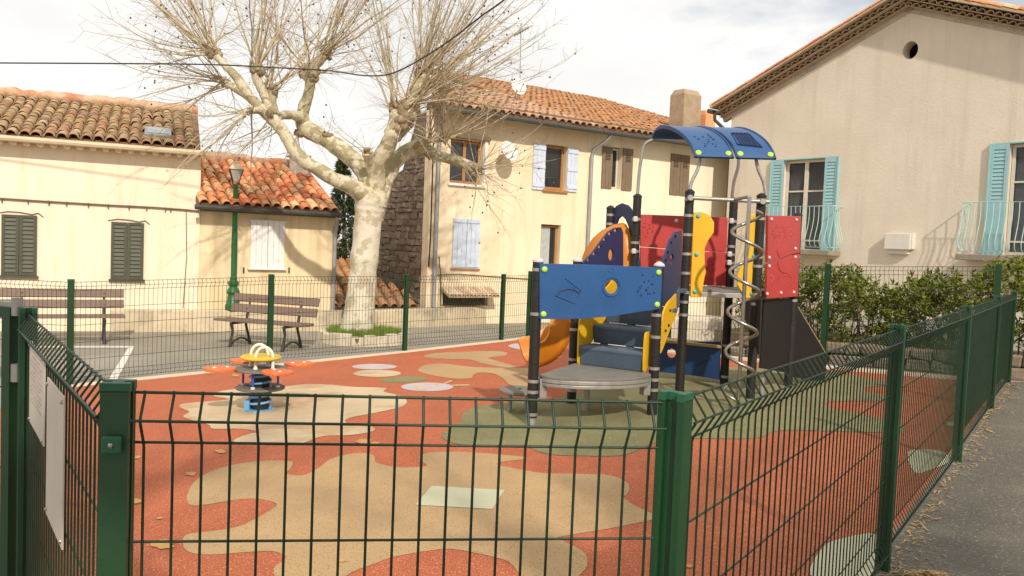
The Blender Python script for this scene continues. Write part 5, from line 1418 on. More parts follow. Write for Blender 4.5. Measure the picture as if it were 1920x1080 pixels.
# ================================================================== SPRING ROCKER
sc_ = G(487, 770)
sp = thing('spring_rocker', 'four seat flower spring rocker with orange seats and yellow centre disc', 'spring rocker', sc_)
S = lambda x, y, h: Vector((sc_.x + x, sc_.y + y, sc_.z + h))
mb = MB(); mb.lathe(sc_, [(0.145, 0.012), (0.145, 0.022), (0.08, 0.024)], 20); mb.box(S(-0.1, -0.03, 0.06), (0.05, 0.12, 0.1)); mb.build('base_plate', M['spring_blue'], sp)
mb = MB(); mb.lathe(sc_, [(0.085, 0.02), (0.085, 0.40)], 16); mb.build('core', M['post_black'], sp, smooth=40)
mb = MB(); N_ = 150; mb.tube([S(0.098 * math.cos(w), 0.098 * math.sin(w), 0.035 + 0.34 * k / N_) for k, w in [(k, 2 * math.pi * 5.2 * k / N_) for k in range(N_ + 1)]], 0.0125, 7); mb.build('coil_spring', M['spring_blue'], sp, smooth=60)
mb = MB(); mb.lathe(sc_, [(0.225, 0.215), (0.232, 0.222), (0.232, 0.232), (0.225, 0.238)], 28); mb.build('lower_disc', M['deck_grey'], sp, smooth=30)
mb = MB(); mb.lathe(sc_, [(0.255, 0.395), (0.26, 0.402), (0.26, 0.41), (0.255, 0.416)], 28); mb.build('upper_disc', M['deck_grey'], sp, smooth=30)
for k in range(4):
    w = R(-6 + 90 * k); mb = MB(); mb.tube([S(0.175 * math.cos(w), 0.175 * math.sin(w), 0.235), S(0.175 * math.cos(w), 0.175 * math.sin(w), 0.40)], 0.011, 8); st = mb.build('strut', M['strut_blue'], sp, smooth=40)
    mb = MB(); mb.lathe(S(0.175 * math.cos(w), 0.175 * math.sin(w), 0.238), [(0.021, 0), (0.021, 0.016), (0.013, 0.02)], 10); mb.build('collar', M['plastic_white'], st)
mb = MB(); mb.lathe(S(0, 0, 0.505), [(0.185, 0), (0.194, 0.008), (0.194, 0.02), (0.18, 0.03)], 30); mb.build('centre_disc', M['disc_yellow'], sp, smooth=30)
for k in range(4):
    w = R(39 + 90 * k); x, y = 0.395 * math.cos(w), 0.395 * math.sin(w)
    X = Vector((math.cos(w), math.sin(w), 0)); Y = Vector((-X.y, X.x, 0))
    out_ = [(0.15 * math.cos(a) * (1.0 + 0.08 * math.cos(2 * a)) - 0.02 * math.cos(3 * a), 0.125 * math.sin(a) * (1 - 0.10 * math.cos(2 * a))) for a in [2 * math.pi * j / 24 for j in range(24)]]
    mb = MB(); mb.plate(out_, [], S(x, y, 0.418), X, Y, UP, 0.028); se = mb.build('seat', M['seat_orange'], sp, bevel=0.008)
    for dd in (-0.07, 0.05):
        mb = MB(); mb.sphere(S(x + X.x * dd, y + X.y * dd, 0.447), 0.018, 10, 6, (1, 1, 0.4)); mb.build('bolt_cap', M['plastic_white'], se, smooth=60)
for k, (a0, a1) in enumerate((((-0.125, 0.085), (0.04, 0.10)), ((-0.02, -0.10), (0.14, -0.085)))):
    for q in (a0, a1):
        mb = MB(); mb.lathe(S(q[0], q[1], 0.412), [(0.022, 0), (0.022, 0.015), (0.015, 0.025), (0.015, 0.094)], 10); mb.build('pillar', M['plastic_white'], sp, smooth=40)
    a0, a1 = Vector((*a0, 0)), Vector((*a1, 0)); pts = []
    for j in range(13):
        a = math.pi * j / 12; pts.append(S(0, 0, 0.53) + (a0 + a1) / 2 + (a0 - a1) / 2 * math.cos(a) + UP * (0.10 * math.sin(a)))
    mb = MB(); mb.tube(pts, 0.0145, 8); mb.build('handle', M['plastic_white'], sp, smooth=60)

# ================================================================== STEPPING DISC
dc = G(973, 773)
sd_ = thing('stepping_disc', 'low round grey stepping disc on a post beside the striped post', 'stepping disc', dc)
mb = MB(); dz_ = HZ(976, 735, 0.0); hz0 = 0.19
mb.lathe(dc + UP * (hz0), [(0.19, 0), (0.20, 0.008), (0.20, 0.026), (0.19, 0.033)], 28); mb.build('disc', M['deck_grey'], sd_, smooth=30)
for dx in (-0.09, 0.07):
    mb = MB(); mb.tube([dc + Vector((dx, 0, -0.02)), dc + Vector((dx, 0, hz0))], 0.022, 8); mb.build('leg', M['galvanised'], sd_, smooth=40)
mb = MB(); mb.sphere(dc + UP * (hz0 + 0.036), 0.018, 8, 5, (1, 1, 0.4)); mb.build('bolt_cap', M['post_black'], sd_)

# ================================================================== PLAY TOWER
p0 = G(1280, 745)
tw_ = thing('play_tower', 'climbing frame with blue barrel roof, red and yellow panels, stairs and spiral pole', 'play tower', p0)
PR = 0.047
def xy(px, py, d):
    p = W(px, py, d); return Vector((p.x, p.y))
P1 = G(996, 797).xy; P2 = G(1071, 757).xy; P3 = G(1222, 779).xy
T1 = xy(1283, 560, 8.50); T2 = xy(1417, 560, 8.45); T3 = xy(1366, 560, 9.40); T0 = xy(1190, 480, 9.25); T5 = xy(1487, 560, 9.25); P4 = xy(1143, 430, 9.75)
def zat(p, py_px, px):
    d = ray(px, py_px); return EYE.z + d.z * (p.y / d.y)
def tpost(p, ztop, bands, foot=0.0):
    z0 = gz(p.x, p.y) + 0.004
    mb = MB(); prof = [(PR, -0.05)]
    z = 0.10
    H_ = ztop - z0
    while z < H_ - 0.05:
        prof += [(PR, z - 0.006), (PR - 0.003, z - 0.003), (PR - 0.003, z + 0.003), (PR, z + 0.006)]; z += 0.145
    prof += [(PR, H_)]
    mb.lathe(v3(p, z0), prof, 18); o = mb.build('post', M['post_black'], tw_, smooth=35)
    mb = MB(); mb.lathe(v3(p, ztop), [(PR + 0.004, 0), (PR + 0.004, 0.015), (PR * 0.6, 0.035), (0.004, 0.045)], 18); mb.build('post_cap', M['cap_grey'] if ztop < 1.75 else M['post_black'], o, smooth=35)
    for b in bands:
        mb = MB(); mb.lathe(v3(p, b), [(PR + 0.0035, -0.014), (PR + 0.0035, 0.014)], 18, cap=False); mb.build('band', M['galvanised'], o, smooth=40)
    if foot:
        mb = MB(); mb.lathe(v3(p, z0 - 0.01), [(PR + 0.002, 0), (PR + 0.002, foot)], 18, cap=False); mb.build('foot_sleeve', M['galvanised'], o, smooth=40)
    return o
def bands_px(p, px, ys): return [zat(p, y, px) for y in ys]
tpost(P1, zat(P1, 491, 1002), bands_px(P1, 998, [505, 588, 714, 734, 776]), 0.075)
tpost(P2, zat(P2, 490, 1076), bands_px(P2, 1070, [617, 673, 731, 750]))
tpost(P3, zat(P3, 499, 1230), bands_px(P3, 1222, [590, 631, 690, 711, 730]))
tpost(T0, zat(T0, 370, 1195), bands_px(T0, 1190, [411, 455, 471, 517]))
tpost(T1, zat(T1, 362, 1291), bands_px(T1, 1284, [374, 404, 440, 476, 512, 548, 566, 590]))
tpost(T2, zat(T2, 370, 1432), bands_px(T2, 1420, [375, 410, 482, 499, 552, 570]))
tpost(T3, zat(T3, 377, 1371), bands_px(T3, 1366, [415, 462, 477, 493, 648, 706]))
tpost(T5, zat(T5, 405, 1492), bands_px(T5, 1487, [481, 548, 563]))
tpost(P4, zat(P4, 392, 1145), bands_px(P4, 1143, [403, 420]))
ZD = 1.12; ZP = 0.37
def plane_of(a, b, off=0.0):
    d = b - a; F = Frame(a, math.degrees(math.atan2(d.x, d.y))); F.o = F.o + F.N * off; return F
def panel(name, a, b, off, pts, holes, t, m_, sub=0, label=None, bevel=0.006):
    F = plane_of(a, b, off)
    o2_ = [F.uz(x, y) for x, y in (smooth_poly(pts, sub) if sub else pts)]
    if sum(o2_[i - 1][0] * o2_[i][1] - o2_[i][0] * o2_[i - 1][1] for i in range(len(o2_))) < 0: o2_.reverse()
    hs = []
    for (hx, hy, ra, rb) in holes:
        c = F.uz(hx, hy); e = F.uz(hx + ra, hy); g = F.uz(hx, hy + rb)
        ru, rv = abs(e[0] - c[0]), abs(g[1] - c[1])
        hs.append([(c[0] + ru * math.cos(2 * math.pi * k / 16), c[1] + rv * math.sin(2 * math.pi * k / 16)) for k in range(16)])
    mb = MB(); mb.plate(o2_, hs, F.o - F.N * t / 2, F.U, UP, F.N, t)
    o = mb.build(name, m_, tw_, fix=True, bevel=bevel)
    return o, F
def cap(parent, F, px, py, n, m_, r=0.026, name='bolt_cap'):
    u, z = F.uz(px, py, n); mb = MB(); mb.lathe(F.P(u, z, n), [(r, -0.004), (r, 0.006), (r * 0.75, 0.014), (r * 0.3, 0.017)], 14, F.N); mb.build(name, m_, parent, smooth=50)
def motif_fan(parent, F, pts, m_, n):
    mb = MB(); q = [F.P(*F.uz(x, y, n), n) for x, y in pts]
    mb.tube(q + [q[0]], 0.0055, 5)
    for k in range(1, 8):
        t = k / 8; mb.tube([q[0].lerp(q[3], t), q[1].lerp(q[2], t)], 0.0048, 5)
    mb.build('raised_fan', m_, parent, smooth=60)
def motif_dots(parent, F, px, py, sx, sy, m_, n, cnt=16, seed=1):
    r_ = random.Random(seed); mb = MB()
    for k in range(cnt):
        u, z = F.uz(px + r_.uniform(-sx, sx), py + r_.uniform(-sy, sy), n); mb.sphere(F.P(u, z, n), r_.uniform(0.006, 0.010), 7, 5)
    mb.build('raised_dots', m_, parent, smooth=60, kind='stuff')
# front blue panel
bp, FB = panel('front_panel', P1, P3, 0.062, [(1011,494),(1060,495),(1130,497),(1200,500),(1240,502),(1239,540),(1237,579),(1200,584),(1150,592),(1100,597),(1060,598),(1011,598),(1011,545)], [(1146,538,12.5,13)], 0.032, M['blue'])
u, z = FB.uz(1146, 538, 0.018); mb = MB(); mb.lathe(FB.P(u, z, 0.004), [(0.066, 0), (0.078, 0.012), (0.086, 0.02), (0.094, 0.012), (0.10, 0.0)], 24, FB.N, cap=False); mb.build('porthole_ring', M['blue'], bp, smooth=60)
u, z = FB.uz(1146, 507, 0.018); mb = MB(); mb.lathe(FB.P(u, z, 0.012), [(0.016, 0), (0.022, 0.008), (0.028, 0.0)], 14, FB.N, cap=False); mb.build('ring_mount', M['blue'], bp, smooth=60)
for x, y in ((1021, 505), (1019, 589), (1235, 511), (1232, 571)): cap(bp, FB, x, y, 0.018, M['cap_lime'])
motif_fan(bp, FB, [(1042,554),(1060,522),(1089,545),(1078,569)], M['blue'], 0.019)
mb = MB(); q = [FB.P(*FB.uz(x, y, 0.019), 0.019) for x, y in ((1042,555),(1050,546),(1062,542),(1075,543),(1085,549))]; mb.tube(q, 0.007, 5); mb.build('raised_arc', M['navy'], bp)
motif_dots(bp, FB, 1212, 534, 17, 20, M['navy'], 0.017, 18, 3)
# half-moon platform
mid = (P1 + P3) / 2; fr_ = plane_of(P1, P3)
Lh = (P3 - P1).length / 2 - 0.055
out2 = [( -Lh, 0.06)] + [(Lh * math.sin(w) if True else 0, -0.0 - 0.34 * math.cos(w)) for w in [R(-90) + R(180) * k / 16 for k in range(17)]] + [(Lh, 0.06)]
dd = (P2 - P1); v2 = -fr_.N
back = [((P3 - mid).dot(fr_.U.xy) - 0.06, 0.06)]
poly = [(-Lh, 0.0)] + [(Lh * math.sin(w), -0.30 * math.cos(w)) for w in [R(-90) + R(180) * k / 18 for k in range(1, 18)]] + [(Lh, 0.0), (Lh + 0.0, 0.10)] 
p2l = ((P2 - mid).dot(fr_.U.xy), (P2 - mid).dot(v2.xy))
poly += [(p2l[0] + 0.12, p2l[1] - 0.06), (p2l[0] - 0.02, p2l[1] - 0.14)]
def flat(name, poly_, z, t, m_, bevel=0.005, parent=tw_, scale=1.0, ctr=None):
    mb = MB(); o0 = v3(ctr or mid, z - t)
    mb.plate([(x * scale, y * scale) for x, y in poly_], [], o0, fr_.U, v2, UP, t); return mb.build(name, m_, parent, fix=True, bevel=bevel)
pf = flat('platform', poly, ZP, 0.022, M['deck_grey'])
flat('platform_rim', poly, ZP - 0.023, 0.035, M['galvanised'], parent=pf, scale=0.998); flat('platform_rim', poly, ZP - 0.062, 0.03, M['galvanised'], parent=pf, scale=0.99)
for p, s_ in ((P1, 1), (P3, -1)):
    mb = MB(); c = v3(p, ZP - 0.12) + fr_.U * (s_ * 0.085); mb.box(c, (0.07, 0.09, 0.17), fr_.U, fr_.N, UP); br0 = mb.build('bracket', M['galvanised'], pf, bevel=0.006)
mb = MB(); q = mid + v2.xy * 0.42 + fr_.U.xy * 0.12; mb.tube([v3(q, gz(q.x, q.y) - 0.02), v3(q, ZP - 0.09)], 0.036, 12); mb.build('support_leg', M['galvanised'], pf, smooth=40)
# stairs
a = HZ(1088, 683, ZP).xy; b = HZ(1206, 698, ZP).xy
l_ = (b - a).normalized(); e_ = Vector((-l_.y, l_.x)); wst = (b - a).length
if e_.y < 0: e_ = -e_
RISE = (ZD - ZP) / 4; RUN = 0.265
for k in range(4):
    q = a + e_ * (RUN * k); mb = MB()
    z0, z1 = ZP + RISE * k, ZP + RISE * (k + 1)
    X = Vector((l_.x, l_.y, 0)); Y = Vector((e_.x, e_.y, 0))
    prof = [(0.0, 0.004), (-0.028, RISE - 0.05), (-0.035, RISE - 0.03), (-0.032, RISE - 0.010), (-0.015, RISE), (RUN - 0.01, RISE), (RUN - 0.01, RISE - 0.04), (0.03, RISE - 0.04), (0.03, 0.004)]
    mb.plate(prof, [], v3(q, z0) , Y, UP, X, wst); 
    o = mb.build('step', M['slate'], tw_, fix=True, bevel=0.004)
    if k < 3:
        for f in (0.3, 0.65):
            g = MB(); g.box(v3(q + l_ * (wst * f) + e_ * 0.03, z1 + 0.001), (0.09, 0.012, 0.006), X, Y, UP); g.build('step_fixing', M['galvanised'], o)
def side_plate(name, base, pts, m_, t=0.018, n_off=0.0, bevel=0.004):
    """outline in (distance up the stair, height) on one side of the stair"""
    mb = MB(); X = Vector((l_.x, l_.y, 0)); Y = Vector((e_.x, e_.y, 0))
    mb.plate(smooth_poly(pts, 3), [], v3(base, 0) + X * n_off, Y, UP, X, t); return mb.build(name, m_, tw_, fix=True, bevel=bevel)
side_plate('stringer', a, [(-0.03, 0.39), (-0.035, 0.80), (0.08, 0.86), (0.25, 1.0), (0.55, 1.12), (0.85, 1.30), (1.0, 1.30), (1.0, 1.0), (0.7, 0.9), (0.35, 0.66), (0.06, 0.42)], M['yellow'], n_off=-0.022)
side_plate('stringer', b, [(-0.03, 0.39), (-0.035, 0.70), (0.02, 0.745), (0.12, 0.74), (0.3, 0.75), (0.34, 0.66), (0.06, 0.42)], M['yellow'], n_off=0.004)
ys_, FY = panel('curved_stringer', P3, T1, -0.02, [(1271,551),(1256,560),(1243,585),(1238,615),(1236,663),(1247,640),(1258,610),(1268,588)], [], 0.02, M['yellow'], 3)
for x, y in ((1256,582),(1267,581),(1253,610),(1247,620)): cap(ys_, FY, x, y, 0.011, M['post_black'], 0.014, 'bolt')
# curved navy side panels of the stair with grip holes
def grip(pts): return [(x, y, 3.4, 3.0) for x, y in pts]
np1, FN1 = panel('stair_side_panel', P2, T0, 0.0, [(1086,498),(1096,488),(1110,474),(1126,452),(1140,434),(1152,427),(1163,426),(1167,436),(1167,470),(1167,510),(1120,512)], grip([(1102,487),(1113,476),(1123,463),(1132,449),(1142,438),(1153,432)]) + [(1144,478,5,11)], 0.022, M['navy'])
np2, FN2 = panel('stair_side_panel', P3, T1, 0.0, [(1236,503),(1242,490),(1249,470),(1256,448),(1266,434),(1276,432),(1277,450),(1274,535),(1262,552),(1240,575),(1236,560)], [(1258,486,4,10), (1264,444,2.4,3), (1256,456,2.4,3), (1250,474,2.2,3), (1246,489,2.2,3)], 0.022, M['navy'])
# deck
ctr = (T0 + T1 + T2 + T3) / 4
def deckpoly(k): return [tuple((p - ctr) * k) for p in (T1, T2, T5, T3, T0)]
def deck(name, z, t, k, m_):
    mb = MB(); mb.plate(deckpoly(k), [], v3(ctr, z - t), Vector((1, 0, 0)), Vector((0, 1, 0)), UP, t); return mb.build(name, m_, tw_, fix=True, bevel=0.004)
dk = deck('deck', ZD, 0.025, 0.97, M['deck_grey']); deck('deck_frame', ZD - 0.027, 0.05, 0.965, M['galvanised'])
mb = MB(); X = Vector((l_.x, l_.y, 0)); q0 = a + e_ * (RUN * 4 - 0.02)
mb.hexa(*[v3(p, ZD - 0.03) for p in (q0, q0 + l_ * wst, T1, T0)], *[v3(p, ZD - 0.004) for p in (q0, q0 + l_ * wst, T1, T0)]); mb.build('landing', M['deck_grey'], tw_, fix=True)
# yellow entrance panels
yp, FY1 = panel('entrance_panel', T1, T2, -0.01, [(1300,398),(1318,398),(1331,404),(1339,418),(1338,436),(1328,450),(1321,465),(1321,490),(1323,510),(1319,530),(1315,557),(1294,557),(1297,470)], [], 0.026, M['yellow'], 0)
for x, y in ((1309,405),(1306,477),(1303,547)): cap(yp, FY1, x, y, 0.013, M['cap_teal'], 0.022)
yp, FY2 = panel('entrance_panel', T1, T2, -0.01, [(1427,402),(1405,402),(1403,430),(1405,460),(1402,480),(1390,497),(1382,515),(1382,533),(1390,547),(1399,559),(1420,560),(1424,480)], [], 0.026, M['yellow'], 0)
for x, y in ((1419,410),(1414,480),(1410,551)): cap(yp, FY2, x, y, 0.013, M['cap_teal'], 0.022)
# red panels
def redpanel(a_, b_, off, top, bot, split):
    o, F = panel('red_panel', a_, b_, off, top, [], 0.03, M['red'])
    return o, F
r1, FR1 = panel('red_panel', T2, T5, 0.05, [(1438,404),(1500,405),(1497,474),(1480,477),(1462,485),(1437,492)], [], 0.032, M['red'])
r2, FR2 = panel('red_panel', T2, T5, 0.05, [(1437,494),(1462,487),(1480,479),(1497,476),(1493,556),(1435,560)], [], 0.032, M['red'])
for x, y in ((1446,411),(1493,412),(1491,466),(1442,483)): cap(r1, FR1, x, y, 0.018, M['cap_grey'], 0.018)
for x, y in ((1442,499),(1491,482),(1438,551),(1464,549),(1488,548)): cap(r2, FR2, x, y, 0.018, M['cap_grey'], 0.018)
motif_dots(r1, FR1, 1456, 434, 7, 13, M['red'], 0.017, 18, 5); motif_dots(r2, FR2, 1479, 525, 8, 14, M['red'], 0.017, 20, 6)
for o_, F_, (cx_, cy_), kx in ((r1, FR1, (1471, 436), 14), (r2, FR2, (1461, 523), -13)):
    mb = MB()
    for k in range(5):
        p = F_.P(*F_.uz(cx_ - 3 + k * 1.2, cy_ - 9 + k * 4.5, 0.018), 0.018); q = F_.P(*F_.uz(cx_ + 5, cy_ - 12 + k * 4.5, 0.018), 0.018); mb.tube([p, q], 0.0045, 5)
    mb.build('raised_bars', M['red'], o_)
    mb = MB()
    for k in range(3):
        u, z = F_.uz(cx_ + kx + (k % 2) * 2.5, cy_ - 5 + k * 5, 0.017); mb.lathe(F_.P(u, z, 0.015), [(0.006, 0), (0.013, 0.008), (0.019, 0.0)], 10, F_.N, cap=False)
    mb.build('raised_rings', M['red'], o_, smooth=60)
mb = MB(); mb.tube([FR1.P(*FR1.uz(x, y, 0.018), 0.018) for x, y in smooth_poly([(1469,452),(1460,456),(1457,470),(1462,483)], 4, False)], 0.005, 5); mb.build('raised_arc', M['red'], r1)
mb = MB(); mb.tube([FR2.P(*FR2.uz(x, y, 0.018), 0.018) for x, y in smooth_poly([(1458,490),(1460,502),(1466,510),(1475,511)], 4, False)], 0.005, 5); mb.build('raised_arc', M['red'], r2)
r3, FR3 = panel('red_panel', T0, T3, 0.0, [(1200,402),(1364,408),(1362,472.3),(1300,470.3),(1200,462.3)], [], 0.03, M['red'])
r4, FR4 = panel('red_panel', T0, T3, 0.0, [(1200,463),(1300,471),(1362,473),(1360,536),(1200,530)], [], 0.03, M['red'])
motif_dots(r3, FR3, 1215, 432, 10, 14, M['red'], 0.017, 14, 8); motif_dots(r4, FR4, 1332, 508, 9, 14, M['red'], 0.017, 14, 9)
for x, y in ((1268,414),): cap(r3, FR3, x, y, 0.016, M['cap_grey'], 0.022)
for (p, px, ys2) in ((T0, 1190, (411, 471)), (T3, 1357, (414, 476, 492))):
    for y in ys2:
        z = zat(p, y, px); mb = MB(); s_ = 1 if p is T0 else -1
        mb.box(v3(p, z) + Vector((s_ * 0.03 if p is T3 else -0.02, -0.055, 0)), (0.05, 0.05, 0.06)); mb.build('clamp', M['cap_grey'], tw_, bevel=0.012)
# blue entrance arch and orange slide
ba, FA = panel('slide_arch', P4, T0, -0.03, [(1144,500),(1146,415),(1149,398),(1157,386),(1167,381),(1178,385),(1188,397),(1194,415),(1197,450),(1198,505),(1184,505),(1183,450),(1180,425),(1174,411),(1167,404),(1160,410),(1155,425),(1153,440),(1153,500)], [], 0.03, M['navy'], 0)
path = [Vector((p[0], p[1], p[2])) for p in smooth_poly([(1.36,9.55,1.10),(1.14,9.72,1.02),(0.92,9.90,0.74),(0.72,10.0,0.40),(0.50,9.98,0.17),(0.27,9.90,0.07)], 5, False)]
sec = [(-0.29,0.20),(-0.305,0.225),(-0.27,0.235),(-0.25,0.20),(-0.235,0.08),(-0.18,0.02),(-0.08,0.0),(0.08,0.0),(0.18,0.02),(0.235,0.08),(0.25,0.20),(0.27,0.235),(0.305,0.225),(0.29,0.20),(0.275,0.05),(0.20,-0.02),(0.0,-0.035),(-0.20,-0.02),(-0.275,0.05)]
mb = MB(); ns = len(sec)
for i, p in enumerate(path):
    t = (path[min(i + 1, len(path) - 1)] - path[max(i - 1, 0)]).normalized(); s_ = t.cross(UP).normalized(); n_ = s_.cross(t)
    k = 1.0 + 0.25 * (i / len(path))
    for x, y in sec: mb.v.append(tuple(p + s_ * (x * 0.9) + n_ * (y * k)))
for i in range(len(path) - 1):
    for k in range(ns): mb.f.append((i * ns + k, i * ns + (k + 1) % ns, (i + 1) * ns + (k + 1) % ns, (i + 1) * ns + k))
mb.f.append(tuple(range(ns))); mb.f.append(tuple((len(path) - 1) * ns + k for k in reversed(range(ns))))
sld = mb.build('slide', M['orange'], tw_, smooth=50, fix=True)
# rounded hood over the top of the slide
mb = MB(); c0 = (P4 + T0) / 2; hd_ = Vector((-0.96, 0.28, 0)).normalized(); hs_ = (T0 - P4).normalized(); hs_ = Vector((hs_.x, hs_.y, 0))
hf = [(0.0, 1.0, 0.70), (0.10, 1.0, 0.69), (0.20, 0.98, 0.65), (0.30, 0.92, 0.57), (0.37, 0.80, 0.46), (0.40, 0.6, 0.33), (0.41, 0.3, 0.2)]
for (f, kw, kh) in hf:
    for k in range(13):
        w = math.pi * k / 12
        mb.v.append(tuple(v3(c0, 1.10 - 0.12 * f) + hd_ * (0.0 + f) + hs_ * (0.27 * kw * math.cos(w)) + UP * (kh * math.sin(w) ** 0.8 if 0 < k < 12 else 0)))
for i in range(len(hf) - 1):
    for k in range(12): mb.f.append((i * 13 + k, i * 13 + k + 1, (i + 1) * 13 + k + 1, (i + 1) * 13 + k))
mb.f.append(tuple((len(hf) - 1) * 13 + k for k in range(13)))
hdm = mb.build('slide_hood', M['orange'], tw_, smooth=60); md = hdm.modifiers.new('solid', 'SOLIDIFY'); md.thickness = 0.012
# black climbing boards on the right
cb1, FC1 = panel('climbing_board', T2, T5, 0.0, [(1432,562),(1488,560),(1480,700),(1424,690)], [], 0.022, M['black_board'], 0)
Q5 = G(1556, 712).xy
cb2, FC2 = panel('climbing_board', T5, Q5, 0.0, [(1488,562),(1496,578),(1520,618),(1550,668),(1545,715),(1478,706)], [], 0.022, M['black_board'], 0)
mb = MB(); mb.tube([FC2.P(*FC2.uz(x, y, 0.0), 0.0) for x, y in ((1496,577),(1520,617),(1550,667))], 0.013, 5); mb.build('board_edge', M['board_edge'], cb2)
cb3, FC3 = panel('climbing_board', T3, T2, 0.0, [(1385,566),(1428,560),(1424,668)], [], 0.02, M['black_board'], 0)
mb = MB(); q = T2.lerp(T5, 0.28); mb.tube([v3(q, gz(q.x, q.y) - 0.02), v3(q, 0.2)], 0.028, 10); mb.build('support_leg', M['galvanised'], tw_, smooth=40)
# play counter under the deck
C0 = G(1236, 712).xy; C1 = T3 + Vector((-0.05, -0.02))
cp_, FCP = panel('counter_panel', C0, C1, 0.0, [(1238,641),(1352,640),(1350,690),(1351,712),(1300,704),(1236,697)], [(1259,662,8.5,9)], 0.024, M['dark_blue'], 0)
u0, z = FCP.uz(1240, 640); u1, _ = FCP.uz(1356, 638)
mb = MB(); mb.hexa(FCP.P(u0, z, 0.10), FCP.P(u1, z, 0.10), FCP.P(u1, z, -0.22), FCP.P(u0, z, -0.22), FCP.P(u0, z + 0.03, 0.10), FCP.P(u1, z + 0.03, 0.10), FCP.P(u1, z + 0.03, -0.22), FCP.P(u0, z + 0.03, -0.22)); mb.build('counter_top', M['counter_wood'], tw_, bevel=0.005)
mb = MB()
for k in range(7):
    mb.tube([FCP.P(*FCP.uz(1306 + k * 4.5, 688 - k * 2.2, 0.014), 0.014), FCP.P(*FCP.uz(1306 + k * 4.5, 683 - k * 2.6, 0.014), 0.014)], 0.006, 5)
mb.build('raised_bars', M['navy'], cp_)
# spiral climbing pole
sb = G(1383, 768); stp = W(1400, 382, sb.y)
stp.z = zat(T1, 377, 1400); sb0 = Vector((sb.x, sb.y, sb.z - 0.02))
mb = MB(); mb.tube([sb0, Vector((sb.x, sb.y, stp.z))], 0.019, 10); spp = mb.build('spiral_pole', M['steel'], tw_, smooth=50)
zb_, zt2 = sb.z + 0.03, zat(sb.xy, 395, 1400); nt_ = 4.9; N_ = 150; r_h = 0.142
pts = []
for k in range(N_ + 1):
    f = k / N_; w = R(-60) - 2 * math.pi * nt_ * f; rr = r_h * min(1, (f) * 14, (1 - f) * 30 + 0.5)
    pts.append(Vector((sb.x + rr * math.cos(w), sb.y + rr * math.sin(w), zb_ + (zt2 - zb_) * f)))
mb = MB(); mb.tube(pts, 0.0165, 9); mb.build('spiral_rail', M['steel'], spp, smooth=60)
# bar across the top of the entrance
za, zb2 = zat(T1, 372, 1300), zat(T2, 379, 1440)
fe = Vector(((T2 - T1).y, -(T2 - T1).x)).normalized() * 0.055
dl = (T2 - T1).normalized()
mb = MB(); mb.tube([v3(T1 + fe - dl * 0.02, za), v3(T2 + fe + dl * 0.07, zb2)], 0.021, 10); tbar = mb.build('top_bar', M['galvanised'], tw_, smooth=50)
mb = MB(); p = T1.lerp(T2, 0.62) + fe; mb.tube([v3(p, za), Vector((sb.x, sb.y, za + 0.0))], 0.018, 8); mb.build('bar_stub', M['galvanised'], tbar, smooth=50)
for p, z in ((T1, za), (T2, zb2)):
    mb = MB(); mb.lathe(v3(p + fe * 0.2, z), [(0.034, 0), (0.034, 0.05), (0.028, 0.075)], 12, Vector((fe.x, fe.y, 0)).normalized()); mb.build('bar_fitting', M['galvanised'], tbar, smooth=50)
# roof supports and barrel roof
for pts, dA, dB in (([(1293,360),(1297,341),(1308,318),(1312,300),(1312,288)], 8.50, 8.50), ([(1436,366),(1432,342),(1422,318),(1418,300),(1418,290)], 8.45, 8.45), ([(1372,378),(1376,342),(1384,312),(1386,280)], 9.40, 9.2), ([(1195,372),(1199,322),(1205,284),(1212,268),(1226,262)], 9.25, 9.2)):
    sm = smooth_poly(pts, 5, False); mb = MB(); mb.tube([W(x, y, dA + (dB - dA) * i / len(sm)) for i, (x, y) in enumerate(sm)], 0.0185, 9); mb.build('roof_support', M['galvanised'], tw_, smooth=60)
rp_ = [(1302,293,8.38),(1299,282,8.42),(1293,269,8.50),(1283,256,8.60),(1269,245,8.72),(1254,238,8.86),(1241,236,9.0),(1231,240,9.10),(1225,248,9.18),(1222,258,9.22)]
prof = [W(*p) for p in smooth_poly(rp_, 3, False)]
ax = W(1456, 297, 8.33) - W(1302, 293, 8.38)
ctr3 = sum(prof, Vector()) / len(prof) - UP * 0.3
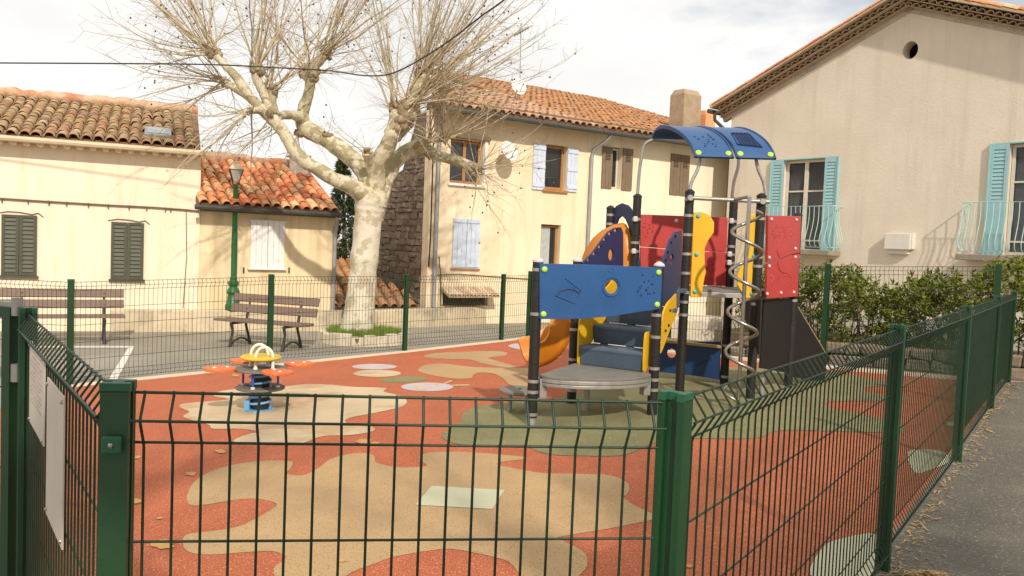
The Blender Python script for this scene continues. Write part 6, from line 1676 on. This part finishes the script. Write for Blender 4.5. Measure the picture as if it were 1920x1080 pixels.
for f0, f1 in ((0.0, 0.488), (0.512, 1.0)):
    mb = MB(); n_ = len(prof); ou = []; inn = []
    for i, p in enumerate(prof):
        t = (prof[min(i + 1, n_ - 1)] - prof[max(i - 1, 0)]).normalized(); nn = ax.normalized().cross(t)
        if nn.dot(p - ctr3) < 0: nn = -nn
        ou.append(p + nn * 0.0); inn.append(p - nn * 0.03)
    for p in ou: mb.v += [tuple(p + ax * f0), tuple(p + ax * f1)]
    k0 = len(mb.v)
    for p in inn: mb.v += [tuple(p + ax * f0), tuple(p + ax * f1)]
    for i in range(n_ - 1):
        a_, b_ = 2 * i, 2 * i + 2
        mb.f += [(a_, a_ + 1, b_ + 1, b_), (k0 + a_, k0 + b_, k0 + b_ + 1, k0 + a_ + 1), (a_, b_, k0 + b_, k0 + a_), (a_ + 1, k0 + a_ + 1, k0 + b_ + 1, b_ + 1)]
    mb.f += [(0, k0, k0 + 1, 1), (2 * n_ - 2, 2 * n_ - 1, k0 + 2 * n_ - 1, k0 + 2 * n_ - 2)]
    ro = mb.build('roof_panel', M['blue_roof'], tw_, smooth=45, fix=True)
    for g in ((f0 + 0.06), (f1 - 0.06)):
        i = 2; p = prof[i] + ax * g; t = (prof[3] - prof[1]).normalized(); nn = ax.normalized().cross(t)
        if nn.dot(p - ctr3 - ax * g) < 0: nn = -nn
        c_ = MB(); c_.lathe(p, [(0.030, -0.003), (0.030, 0.007), (0.02, 0.014)], 14, nn); c_.build('bolt_cap', M['cap_lime'], ro, smooth=50)
    mb = MB()
    for g in (f0 + 0.015, f1 - 0.015): mb.tube([p + ax * g + (p - ctr3).normalized() * 0.004 for p in prof], 0.009, 6)
    mb.build('roof_rib', M['blue_roof'], ro, smooth=60)
    i0 = 7
    if f0 == 0.0:
        mb = MB(); r_ = random.Random(9)
        for k in range(18):
            i = r_.randint(5, 11); p = prof[i] + ax * (f0 + r_.uniform(0.13, 0.36)); mb.sphere(p, r_.uniform(0.007, 0.012), 7, 5)
        mb.build('raised_dots', M['navy'], ro, smooth=60, kind='stuff')
    else:
        mb = MB(); A_ = [prof[12] + ax * (f0 + 0.13), prof[12] + ax * (f0 + 0.24), prof[6] + ax * (f0 + 0.36), prof[5] + ax * (f0 + 0.10)]
        A_ = [prof[6] + ax * (f0 + 0.08), prof[11] + ax * (f0 + 0.14), prof[11] + ax * (f0 + 0.36), prof[5] + ax * (f0 + 0.36)]
        cen = sum(A_, Vector()) / 4; nn = (cen - ctr3 - ax * 0.75); nn.normalize()
        q = [p + nn * 0.006 for p in A_]
        mb.tube(q + [q[0]], 0.008, 5)
        for k in range(1, 7): mb.tube([q[1].lerp(q[2], k / 7) + nn * 0.012, q[0].lerp(q[3], k / 7) + nn * 0.012], 0.006, 5)
        mb.build('raised_fan', M['navy'], ro, smooth=60)
